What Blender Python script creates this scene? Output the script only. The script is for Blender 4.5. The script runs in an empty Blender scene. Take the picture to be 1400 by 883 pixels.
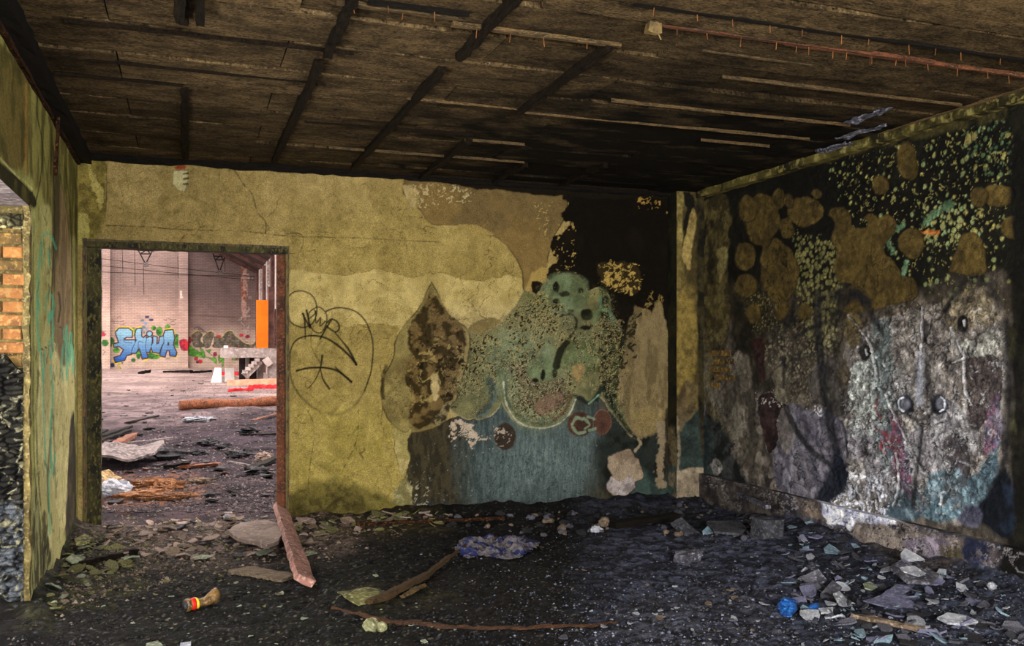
import bpy, math, random
import numpy as np
from mathutils import Vector, Matrix
random.seed(7)
C = bpy.context.scene.collection
# ------------------------------------------------------------------ camera, sky, light, exposure
YAW = math.radians(19.8); F = 1235.0; HOR = 480.0; EYE = 1.6
FW = np.array([math.sin(YAW), math.cos(YAW), 0.0]); RT = np.array([math.cos(YAW), -math.sin(YAW), 0.0])
cam = bpy.data.cameras.new('camera'); camo = bpy.data.objects.new('camera', cam); C.objects.link(camo)
cam.sensor_width = 36; cam.lens = 36 * F / 1400; cam.shift_y = (HOR - 441.5) / 1400; cam.clip_end = 300
camo.location = (0, 0, EYE); camo.rotation_euler = (math.pi / 2, 0, -YAW)
bpy.context.scene.camera = camo
vs = bpy.context.scene.view_settings
vs.view_transform = 'Standard'; vs.look = 'None'; vs.gamma = 1; vs.use_curve_mapping = False
vs.exposure = 1.0
w = bpy.data.worlds.new('sky'); bpy.context.scene.world = w; w.use_nodes = True
w.node_tree.nodes['Background'].inputs[0].default_value = (1.0, 0.89, 0.85, 1)
w.node_tree.nodes['Background'].inputs[1].default_value = 2.3
def area(name, loc, rot, sx, sy, e, col, spread=180):
    l = bpy.data.lights.new(name, 'AREA'); l.shape = 'RECTANGLE'; l.size = sx; l.size_y = sy
    l.energy = e; l.color = col; l.spread = math.radians(spread)
    o = bpy.data.objects.new(name, l); C.objects.link(o); o.location = loc; o.rotation_euler = rot; return o
R90 = math.pi / 2
# daylight through the windows of the wall behind the camera and the opening in the left wall
area('window_daylight_left', (0.9, -1.95, 1.9), (R90, 0, 0), 2.0, 1.7, 230, (0.88, 0.92, 1.0))
area('window_daylight_right', (3.7, -1.95, 1.7), (R90, 0, 0), 2.0, 1.9, 200, (1.0, 0.92, 0.78))
area('opening_daylight', (-1.6, 4.2, 1.3), (R90, 0, -R90), 2.6, 2.0, 42, (0.90, 0.96, 1.0))

# ------------------------------------------------------------------ numeric helpers
def lin(c):
    c = np.asarray(c, float) / 255.0
    return np.where(c <= .04045, c / 12.92, ((c + .055) / 1.055) ** 2.4)
def ray(px, py): return FW + RT * ((px - 700) / F) + np.array([0, 0, 1.0]) * ((HOR - py) / F)
def on_plane(px, py, P0, n):
    d = ray(px, py); o = np.array([0, 0, EYE]); n = np.asarray(n, float); P0 = np.asarray(P0, float)
    return o + d * (np.dot(P0 - o, n) / np.dot(d, n))
def project(P):
    P = np.asarray(P, float); dep = P @ FW; dep = np.where(np.abs(dep) < .05, .05, dep)
    return 700 + F * (P @ RT) / dep, HOR - F * (P[..., 2] - EYE) / dep
def hsh(ix, iy, s):
    n = (ix * 374761393 + iy * 668265263 + s * 2246822519) & 0xffffffff
    n = ((n ^ (n >> 13)) * 1274126177) & 0xffffffff
    n = ((n ^ (n >> 15)) * 461845907) & 0xffffffff
    return ((n ^ (n >> 16)) & 0xffff) / 65535.0
def vn(x, y, s=0):
    x = np.asarray(x, float); y = np.asarray(y, float)
    ix = np.floor(x).astype(np.int64); iy = np.floor(y).astype(np.int64); fx = x - ix; fy = y - iy
    fx = fx * fx * (3 - 2 * fx); fy = fy * fy * (3 - 2 * fy)
    a = hsh(ix, iy, s); b = hsh(ix + 1, iy, s); c = hsh(ix, iy + 1, s); d = hsh(ix + 1, iy + 1, s)
    return (a * (1 - fx) + b * fx) * (1 - fy) + (c * (1 - fx) + d * fx) * fy
def fbm(x, y, s=0, o=4):
    t = 0; a = .5; n = 0
    for k in range(o):
        t = t + a * vn(x * 2 ** k + k * 17.3, y * 2 ** k - k * 9.1, s + k); n += a; a *= .55
    return t / n
def worley(x, y, s=0):
    x = np.asarray(x, float); y = np.asarray(y, float)
    ix = np.floor(x).astype(np.int64); iy = np.floor(y).astype(np.int64)
    f1 = np.full(x.shape, 9.); f2 = np.full(x.shape, 9.); idd = np.zeros(x.shape)
    for dx in (-1, 0, 1):
        for dy in (-1, 0, 1):
            cx = ix + dx; cy = iy + dy
            ax = cx + hsh(cx, cy, s); ay = cy + hsh(cx, cy, s + 5)
            d = np.hypot(x - ax, y - ay); near = d < f1
            f2 = np.where(near, f1, np.minimum(f2, d)); idd = np.where(near, hsh(cx, cy, s + 9), idd); f1 = np.where(near, d, f1)
    return f1, f2, idd
def sstep(a, b, x): t = np.clip((x - a) / (b - a), 0, 1); return t * t * (3 - 2 * t)
def sd_poly(X, Y, pts):
    pts = [tuple(map(float, p)) for p in pts]; d = np.full(X.shape, 1e18); ins = np.zeros(X.shape, bool); n = len(pts)
    for i in range(n):
        ax, ay = pts[i]; bx, by = pts[(i + 1) % n]; ex, ey = bx - ax, by - ay; wx, wy = X - ax, Y - ay
        t = np.clip((wx * ex + wy * ey) / (ex * ex + ey * ey + 1e-9), 0, 1)
        d = np.minimum(d, (wx - ex * t) ** 2 + (wy - ey * t) ** 2)
        if ay != by:
            c = ((ay > Y) != (by > Y)) & (X < (bx - ax) * (Y - ay) / (by - ay) + ax); ins ^= c
    d = np.sqrt(d); return np.where(ins, -d, d)
def sd_line(X, Y, pts):
    d = np.full(X.shape, 1e18); T = np.zeros(X.shape); n = len(pts) - 1
    for i in range(n):
        ax, ay = pts[i]; bx, by = pts[i + 1]; ex, ey = bx - ax, by - ay; wx, wy = X - ax, Y - ay
        t = np.clip((wx * ex + wy * ey) / (ex * ex + ey * ey + 1e-9), 0, 1)
        q = (wx - ex * t) ** 2 + (wy - ey * t) ** 2; T = np.where(q < d, (i + t) / n, T); d = np.minimum(d, q)
    return np.sqrt(d), T
def smooth(pts, k=6):
    pts = [np.array(p, float) for p in pts]
    if len(pts) < 3: return pts
    P = [pts[0]] + pts + [pts[-1]]; out = []
    for i in range(1, len(P) - 2):
        for j in range(k):
            t = j / k; a, b, c, d = P[i - 1], P[i], P[i + 1], P[i + 2]
            out.append(.5 * ((2 * b) + (c - a) * t + (2 * a - 5 * b + 4 * c - d) * t * t + (3 * b - 3 * c + d - a) * t ** 3))
    out.append(pts[-1]); return out
def ell(cx, cy, a, b, n=18, rot=0):
    r = []
    for k in range(n):
        t = 2 * math.pi * k / n; x = a * math.cos(t); y = b * math.sin(t)
        r.append((cx + x * math.cos(rot) - y * math.sin(rot), cy + x * math.sin(rot) + y * math.cos(rot)))
    return r

# ------------------------------------------------------------------ materials
def nt(name):
    m = bpy.data.materials.new(name); m.use_nodes = True; n = m.node_tree
    return m, n, n.nodes['Principled BSDF']
def node(n, t, **kw):
    q = n.nodes.new(t)
    for k, v in kw.items(): setattr(q, k, v)
    return q
def noise(n, co, sc, det=5, rough=.6):
    q = node(n, 'ShaderNodeTexNoise'); q.inputs['Scale'].default_value = sc; q.inputs['Detail'].default_value = det
    q.inputs['Roughness'].default_value = rough; n.links.new(co, q.inputs['Vector']); return q.outputs['Fac']
def mapr(n, v, a, b, c, d):
    q = node(n, 'ShaderNodeMapRange'); n.links.new(v, q.inputs[0])
    for i, x in enumerate((a, b, c, d)): q.inputs[i + 1].default_value = x
    return q.outputs[0]
def mixc(n, fac, a, b, mode='MIX'):
    q = node(n, 'ShaderNodeMix', data_type='RGBA', blend_type=mode)
    if isinstance(fac, float): q.inputs[0].default_value = fac
    else: n.links.new(fac, q.inputs[0])
    for i, x in ((6, a), (7, b)):
        if isinstance(x, tuple): q.inputs[i].default_value = (*x[:3], 1)
        else: n.links.new(x, q.inputs[i])
    return q.outputs[2]
def bump(n, p, h, strength, dist):
    q = node(n, 'ShaderNodeBump'); q.inputs['Strength'].default_value = strength; q.inputs['Distance'].default_value = dist
    n.links.new(h, q.inputs['Height']); n.links.new(q.outputs[0], p.inputs['Normal']); return q
def painted(name, sc=60, contrast=.35, bs=.5, bd=.004, rough=.8, grain=1.0, spec=.3, lo=.55, hi=1.3):
    """colour comes from the surface's own Col attribute (paint, plaster, soot stains, some painted light), fine grain from noise"""
    m, n, p = nt(name); g = node(n, 'ShaderNodeNewGeometry').outputs['Position']
    a = node(n, 'ShaderNodeAttribute', attribute_name='Col').outputs['Color']
    n1 = noise(n, g, sc * .25, 6, .65); n2 = noise(n, g, sc * 2.2, 3, .6)
    f1 = mapr(n, n1, .3, .7, 1 - contrast * (1 - lo), 1 + contrast * (hi - 1)); f2 = mapr(n, n2, .3, .7, 1 - .35 * grain, 1 + .35 * grain)
    mu = node(n, 'ShaderNodeMath', operation='MULTIPLY'); n.links.new(f1, mu.inputs[0]); n.links.new(f2, mu.inputs[1])
    cc = node(n, 'ShaderNodeVectorMath', operation='SCALE'); n.links.new(a, cc.inputs[0]); n.links.new(mu.outputs[0], cc.inputs['Scale'])
    n.links.new(cc.outputs[0], p.inputs['Base Color']); p.inputs['Roughness'].default_value = rough
    p.inputs['Specular IOR Level'].default_value = spec
    ad = node(n, 'ShaderNodeMath', operation='ADD'); n.links.new(n1, ad.inputs[0]); n.links.new(n2, ad.inputs[1])
    bump(n, p, ad.outputs[0], bs, bd); return m
def mottled(name, c1, c2, c3=None, sc=12, bs=.6, bd=.01, rough=.85, stretch=(1, 1, 1), spec=.3, metal=0, lo=.4, hi=.6, obj=True):
    m, n, p = nt(name)
    tc = node(n, 'ShaderNodeTexCoord').outputs['Object']
    mp = node(n, 'ShaderNodeMapping'); mp.inputs['Scale'].default_value = stretch; n.links.new(tc, mp.inputs[0])
    oi = node(n, 'ShaderNodeObjectInfo').outputs['Random']
    of = node(n, 'ShaderNodeVectorMath', operation='ADD'); n.links.new(mp.outputs[0], of.inputs[0])
    s3 = node(n, 'ShaderNodeMath', operation='MULTIPLY'); s3.inputs[1].default_value = 31.0; n.links.new(oi, s3.inputs[0])
    n.links.new(s3.outputs[0], of.inputs[1])
    v = of.outputs[0]; n1 = noise(n, v, sc, 7, .65); n2 = noise(n, v, sc * 5, 4, .6)
    col = mixc(n, mapr(n, n1, lo, hi, 0, 1), tuple(lin(c1)), tuple(lin(c2)))
    if c3 is not None: col = mixc(n, mapr(n, n2, .52, .64, 0, 1), col, tuple(lin(c3)))
    hs = node(n, 'ShaderNodeHueSaturation'); n.links.new(col, hs.inputs['Color']); n.links.new(mapr(n, oi, 0, 1, .75, 1.25), hs.inputs['Value'])
    n.links.new(hs.outputs[0], p.inputs['Base Color']); p.inputs['Roughness'].default_value = rough
    p.inputs['Specular IOR Level'].default_value = spec; p.inputs['Metallic'].default_value = metal
    ad = node(n, 'ShaderNodeMath', operation='ADD'); n.links.new(n1, ad.inputs[0]); n.links.new(n2, ad.inputs[1])
    bump(n, p, ad.outputs[0], bs, bd); return m
M = {}
M['wall'] = painted('wall_paint', 60, .45, .6, .004, .9, 1.3, .08, .5, 1.4)
M['wallrough'] = painted('flaked_wall_paint', 70, .9, .9, .008, .8, 1.5, .15, .4, 1.6)
M['floor'] = painted('burnt_debris', 120, .9, 1.0, .012, .85, 1.6, .15, .3, 1.8)
M['hallfloor'] = painted('dusty_debris', 34, .8, .8, .02, .95, 1.0, .1, .6, 1.4)
M['vcol'] = painted('coloured_scraps', 50, .4, .4, .004)
M['masonry'] = mottled('masonry', (70, 62, 45), (40, 35, 26))
M['char'] = mottled('charred_wood', (24, 19, 14), (9, 8, 7), (40, 35, 28), 14, .9, .012, .8, (1, 6, 6), .12)
M['chary'] = mottled('charred_batten', (34, 26, 17), (10, 9, 7), (44, 34, 22), 9, .9, .012, .85, (6, 1, 6), .08)
M['lath'] = mottled('scorched_lath', (84, 62, 34), (32, 24, 13), (112, 94, 54), 10, .5, .005, .8, (1, 8, 8))
M['lathred'] = mottled('red_brown_lath', (92, 48, 26), (34, 20, 11), (116, 78, 44), 10, .5, .005, .8, (1, 8, 8))
M['rust'] = mottled('rust', (112, 62, 38), (62, 36, 24), (134, 84, 50), 9, .7, .006, .8)
M['rustdark'] = mottled('dark_rust', (54, 34, 20), (18, 13, 9), (90, 54, 28), 8, .7, .006, .9, (1, 1, 1), .1)
M['steel'] = mottled('painted_steel', (84, 82, 36), (30, 28, 14), (120, 66, 26), 7, .6, .006, .6, (4, 4, 1))
M['jamb'] = mottled('scorched_jamb', (56, 52, 24), (20, 18, 10), (84, 76, 34), 5, .6, .006, .85, (2, 2, 1))
M['pink'] = mottled('pinkish_painted_wood', (142, 98, 86), (100, 66, 56), (168, 140, 128), 7, .8, .012, .8)
M['slab'] = mottled('grey_pink_plaster', (150, 130, 118), (116, 98, 88), (170, 152, 138), 5, .5, .008, .9)
M['flakewarm'] = mottled('warm_plaster_flake', (118, 100, 84), (74, 62, 50), (150, 132, 108), 7, .6, .008)
M['flakeolive'] = mottled('olive_plaster_flake', (104, 100, 56), (56, 54, 30), (150, 150, 100), 7, .6, .008)
M['flakegrey'] = mottled('grey_plaster_flake', (84, 82, 90), (40, 40, 48), (130, 130, 142), 8, .6, .008)
M['flakewhite'] = mottled('white_plaster_flake', (160, 162, 170), (104, 106, 114), (190, 192, 196), 8, .6, .008)
M['flakemint'] = mottled('mint_paint_flake', (134, 142, 116), (84, 92, 72), (160, 168, 142), 8, .5, .006)
M['flakeblue'] = mottled('pale_blue_paint_flake', (122, 146, 158), (80, 100, 114), (150, 170, 180), 8, .5, .006)
M['dark'] = mottled('dark_burnt_rubble', (42, 40, 42), (18, 17, 18), (74, 72, 78), 9, .9, .012, .7)
M['darkslab'] = mottled('dark_scorched_board', (60, 60, 66), (34, 34, 40), (84, 84, 90), 8, .6, .006, .8)
M['slate'] = mottled('violet_grey_sheet', (104, 104, 128), (64, 64, 86), (130, 130, 152), 9, .5, .006, .6)
M['board'] = mottled('weathered_board', (106, 90, 70), (64, 54, 42), (130, 112, 88), 7, .7, .008, .85, (1, 6, 6))
M['fibre'] = mottled('torn_brown_fibre', (84, 60, 28), (40, 30, 16), (124, 92, 42), 18, .9, .012, .9, (1, 5, 5))
M['rustfibre'] = mottled('rusty_brown_fibre', (84, 50, 30), (40, 26, 17), (120, 82, 42), 22, .9, .012, .9, (1, 5, 5))
M['palerock'] = mottled('pale_green_rock', (140, 140, 100), (104, 104, 70), (164, 160, 124), 9, .7, .01)
M['bluebag'] = mottled('blue_plastic', (24, 88, 170), (14, 50, 110), (60, 130, 200), 14, .5, .01, .4, (1, 1, 1), .6)
M['cloth'] = mottled('blue_white_fabric', (34, 40, 88), (104, 98, 100), (50, 52, 66), 9, .4, .006, .8, (1, 1, 1), .2, 0, .47, .51)
M['bottle'] = mottled('brown_crumpled_plastic', (112, 84, 44), (62, 46, 24), (140, 108, 60), 14, .6, .006, .45, (1, 1, 1), .5)
M['labelred'] = mottled('red_label', (214, 40, 26), (190, 30, 22), None, 8, .2, .002, .5)
M['labelyellow'] = mottled('yellow_label', (226, 190, 50), (200, 160, 40), None, 8, .2, .002, .5)
M['concrete'] = mottled('pale_concrete', (190, 178, 172), (150, 138, 134), (206, 196, 190), 2, .4, .02, .9)
M['whitepaint'] = mottled('white_blocks', (240, 236, 230), (216, 210, 204), None, 3, .3, .02)
M['orange'] = mottled('orange_board', (250, 138, 26), (240, 120, 20), None, 1.2, .2, .01)
M['red'] = mottled('red_painted_board', (215, 44, 48), (190, 34, 40), None, 4, .2, .01)
M['salmon'] = mottled('salmon_wood', (226, 164, 134), (196, 132, 104), None, 3, .2, .01)
M['hallbrown'] = mottled('brown_post', (104, 74, 66), (70, 48, 44), None, 3, .2, .01)
M['greyboard'] = mottled('grey_fibre_board', (108, 98, 95), (70, 62, 62), (132, 120, 116), 4, .6, .01)
M['orangefoam'] = mottled('orange_brown_insulation', (150, 98, 60), (88, 58, 42), (176, 132, 88), 8, .9, .03)
M['palefoam'] = mottled('pale_insulation', (200, 170, 120), (140, 112, 80), (216, 196, 154), 7, .9, .03)
M['roof'] = mottled('dark_roof', (60, 50, 50), (36, 30, 30), None, 2)
M['wire'] = mottled('black_wire', (30, 26, 26), (18, 16, 16), None, 4)
M['brick'] = mottled('orange_brick', (142, 92, 44), (92, 60, 30), (150, 112, 62), 6, .7, .006, .85, (1, 1, 1), .3)
M['brickdark'] = mottled('sooty_brick', (100, 76, 34), (52, 42, 22), (140, 110, 56), 6, .7, .006)
M['mortar'] = mottled('yellow_mortar', (112, 98, 54), (70, 60, 32), (140, 124, 76), 10, .8, .01)
M['cornice'] = mottled('sooty_cornice', (84, 76, 38), (30, 27, 15), (120, 110, 62), 3, .6, .008, .9, (1, 1, 1), .1)
M['nail'] = mottled('rusty_nail', (150, 92, 40), (100, 60, 28))
M['bakelite'] = mottled('scorched_socket', (120, 98, 56), (70, 58, 34))
# ceiling boards: wood-wool slabs, soot thickest in the back right part of the room
m, n, p = nt('wood_wool_board'); g = node(n, 'ShaderNodeNewGeometry').outputs['Position']
mp = node(n, 'ShaderNodeMapping'); mp.inputs['Scale'].default_value = (1, 2.2, 1); n.links.new(g, mp.inputs[0])
oi = node(n, 'ShaderNodeObjectInfo').outputs['Random']
n1 = noise(n, mp.outputs[0], 2.2, 6, .6); n2 = noise(n, mp.outputs[0], 46, 5, .7); n3 = noise(n, mp.outputs[0], 9, 5, .65)
c = mixc(n, mapr(n, n3, .35, .65, 0, 1), tuple(lin((58, 46, 30))), tuple(lin((108, 88, 58))))
c = mixc(n, mapr(n, n2, .56, .7, 0, 1), c, tuple(lin((146, 126, 92))))
c = mixc(n, mapr(n, n2, .47, .36, 0, 1), c, tuple(lin((18, 14, 9))))
sx = node(n, 'ShaderNodeSeparateXYZ'); n.links.new(g, sx.inputs[0])
a1 = mapr(n, sx.outputs[0], 0.8, 3.2, 0, 1); a2 = mapr(n, sx.outputs[1], 4.3, 6.2, 0, 1)
mu = node(n, 'ShaderNodeMath', operation='MULTIPLY'); n.links.new(a1, mu.inputs[0]); n.links.new(a2, mu.inputs[1])
ad = node(n, 'ShaderNodeMath', operation='MULTIPLY_ADD'); n.links.new(mapr(n, n1, .35, .65, -.35, .5), ad.inputs[0]); ad.inputs[1].default_value = 1; n.links.new(mu.outputs[0], ad.inputs[2])
soot = mapr(n, ad.outputs[0], -.1, .95, .0, .96)
c = mixc(n, soot, c, tuple(lin((9, 8, 5))))
hs = node(n, 'ShaderNodeHueSaturation'); n.links.new(c, hs.inputs['Color']); n.links.new(mapr(n, oi, 0, 1, .7, 1.3), hs.inputs['Value'])
n.links.new(hs.outputs[0], p.inputs['Base Color']); p.inputs['Roughness'].default_value = .95; p.inputs['Specular IOR Level'].default_value = .08
ad2 = node(n, 'ShaderNodeMath', operation='ADD'); n.links.new(n3, ad2.inputs[0]); n.links.new(n2, ad2.inputs[1])
bump(n, p, ad2.outputs[0], 1.0, .02); M['ceil'] = m
# far hall wall: painted brickwork, courses too far to tell apart
m, n, p = nt('painted_brickwork'); g = node(n, 'ShaderNodeNewGeometry').outputs['Position']
sp = node(n, 'ShaderNodeSeparateXYZ'); n.links.new(g, sp.inputs[0]); cb = node(n, 'ShaderNodeCombineXYZ')
n.links.new(sp.outputs[0], cb.inputs[0]); n.links.new(sp.outputs[2], cb.inputs[1])
bt = node(n, 'ShaderNodeTexBrick'); n.links.new(cb.outputs[0], bt.inputs[0]); bt.inputs['Scale'].default_value = 1
bt.inputs['Brick Width'].default_value = .26; bt.inputs['Row Height'].default_value = .085; bt.inputs['Mortar Size'].default_value = .012
bt.inputs['Color1'].default_value = (1, 1, 1, 1); bt.inputs['Color2'].default_value = (.86, .84, .84, 1); bt.inputs['Mortar'].default_value = (.6, .56, .56, 1)
a = node(n, 'ShaderNodeAttribute', attribute_name='Col').outputs['Color']
c = mixc(n, 1.0, a, bt.outputs['Color'], 'MULTIPLY')
n1 = noise(n, g, 2.5, 6, .7); hs = node(n, 'ShaderNodeHueSaturation'); n.links.new(c, hs.inputs['Color']); n.links.new(mapr(n, n1, .3, .7, .85, 1.15), hs.inputs['Value'])
n.links.new(hs.outputs[0], p.inputs['Base Color']); p.inputs['Roughness'].default_value = .9
bump(n, p, bt.outputs['Fac'], -.3, .01); M['hallwall'] = m

# ------------------------------------------------------------------ object helpers
def mk(name, V, Fc, mat, parent=None, smooth=False, col=None):
    me = bpy.data.meshes.new(name); me.from_pydata([tuple(map(float, v)) for v in V], [], Fc)
    if mat is not None: me.materials.append(M[mat] if isinstance(mat, str) else mat)
    if smooth: me.polygons.foreach_set('use_smooth', [True] * len(me.polygons))
    if col is not None: setcol(me, np.asarray(col))
    me.update(); o = bpy.data.objects.new(name, me); C.objects.link(o)
    if parent is not None: o.parent = parent
    return o
def setcol(me, col):
    a = me.color_attributes.new('Col', 'FLOAT_COLOR', 'POINT')
    c4 = np.ones((len(col), 4), np.float32); c4[:, :3] = col; a.data.foreach_set('color', c4.ravel())
def tag(o, label=None, cat=None, group=None, kind=None):
    if label: o['label'] = label
    if cat: o['category'] = cat
    if group: o['group'] = group
    if kind: o['kind'] = kind
    return o
def empty(name, loc=(0, 0, 0)):
    o = bpy.data.objects.new(name, None); C.objects.link(o); o.location = loc; o.empty_display_size = .1; return o
BF = [(0, 3, 2, 1), (4, 5, 6, 7), (0, 1, 5, 4), (1, 2, 6, 5), (2, 3, 7, 6), (3, 0, 4, 7)]
def boxv(x0, x1, y0, y1, z0, z1):
    return [(x0, y0, z0), (x1, y0, z0), (x1, y1, z0), (x0, y1, z0), (x0, y0, z1), (x1, y0, z1), (x1, y1, z1), (x0, y1, z1)]
class MB:
    def __init__(s): s.V = []; s.F = []
    def add(s, V, Fc):
        k = len(s.V); s.V += [tuple(v) for v in V]; s.F += [tuple(i + k for i in f) for f in Fc]; return s
    def box(s, *a): return s.add(boxv(*a), BF)
    def tube(s, pts, r, n=8, caps=True):
        pts = [Vector(p) for p in pts]; V = []; Fc = []; up = None
        for i, p in enumerate(pts):
            t = (pts[min(i + 1, len(pts) - 1)] - pts[max(i - 1, 0)]).normalized()
            if up is None: up = Vector((0, 0, 1)) if abs(t.z) < .9 else Vector((1, 0, 0))
            a = t.cross(up).normalized(); b = a.cross(t).normalized(); up = b
            rr = r[i] if isinstance(r, (list, tuple)) else r
            for k in range(n):
                q = 2 * math.pi * k / n; V.append(p + a * (rr * math.cos(q)) + b * (rr * math.sin(q)))
        for i in range(len(pts) - 1):
            for k in range(n): Fc.append((i * n + k, i * n + (k + 1) % n, (i + 1) * n + (k + 1) % n, (i + 1) * n + k))
        if caps: Fc.append(tuple(range(n))[::-1]); Fc.append(tuple(range((len(pts) - 1) * n, len(pts) * n)))
        return s.add(V, Fc)
    def bar(s, a, b, w_, h_, roll=0, seg=6, jit=0, taper=1, seed=1):
        """rough beam from a to b, w_ wide and h_ high, edges broken up by jit"""
        a = Vector(a); b = Vector(b); rs = random.Random(seed); t = (b - a).normalized()
        up = Vector((0, 0, 1)) if abs(t.z) < .9 else Vector((1, 0, 0))
        x = t.cross(up).normalized(); y = x.cross(t).normalized(); q = Matrix.Rotation(roll, 3, t); x = q @ x; y = q @ y
        V = []; Fc = []
        for i in range(seg + 1):
            f = i / seg; c = a.lerp(b, f); k = 1 + (taper - 1) * f
            for sx_, sy_ in ((-1, -1), (0, -1), (1, -1), (1, 1), (0, 1), (-1, 1)):
                V.append(c + x * (sx_ * w_ * .5 * k + rs.uniform(-jit, jit)) + y * (sy_ * h_ * .5 * k + rs.uniform(-jit, jit)) + t * rs.uniform(-jit, jit) * 2)
        for i in range(seg):
            for k in range(6): Fc.append((i * 6 + k, (i + 1) * 6 + k, (i + 1) * 6 + (k + 1) % 6, i * 6 + (k + 1) % 6))
        Fc.append((0, 1, 2, 3, 4, 5)); e = seg * 6; Fc.append((e + 5, e + 4, e + 3, e + 2, e + 1, e)); return s.add(V, Fc)
    def build(s, name, mat, parent=None, smooth=False): return mk(name, s.V, s.F, mat, parent, smooth)
def recentre(o):
    """puts the origin of a single-mesh thing at the middle of its base"""
    v = np.empty(len(o.data.vertices) * 3, np.float32); o.data.vertices.foreach_get('co', v); v = v.reshape(-1, 3)
    c = np.array([(v[:, 0].min() + v[:, 0].max()) / 2, (v[:, 1].min() + v[:, 1].max()) / 2, v[:, 2].min()])
    o.data.vertices.foreach_set('co', (v - c).astype(np.float32).ravel()); o.data.update(); o.location = tuple(map(float, c)); return o

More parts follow.
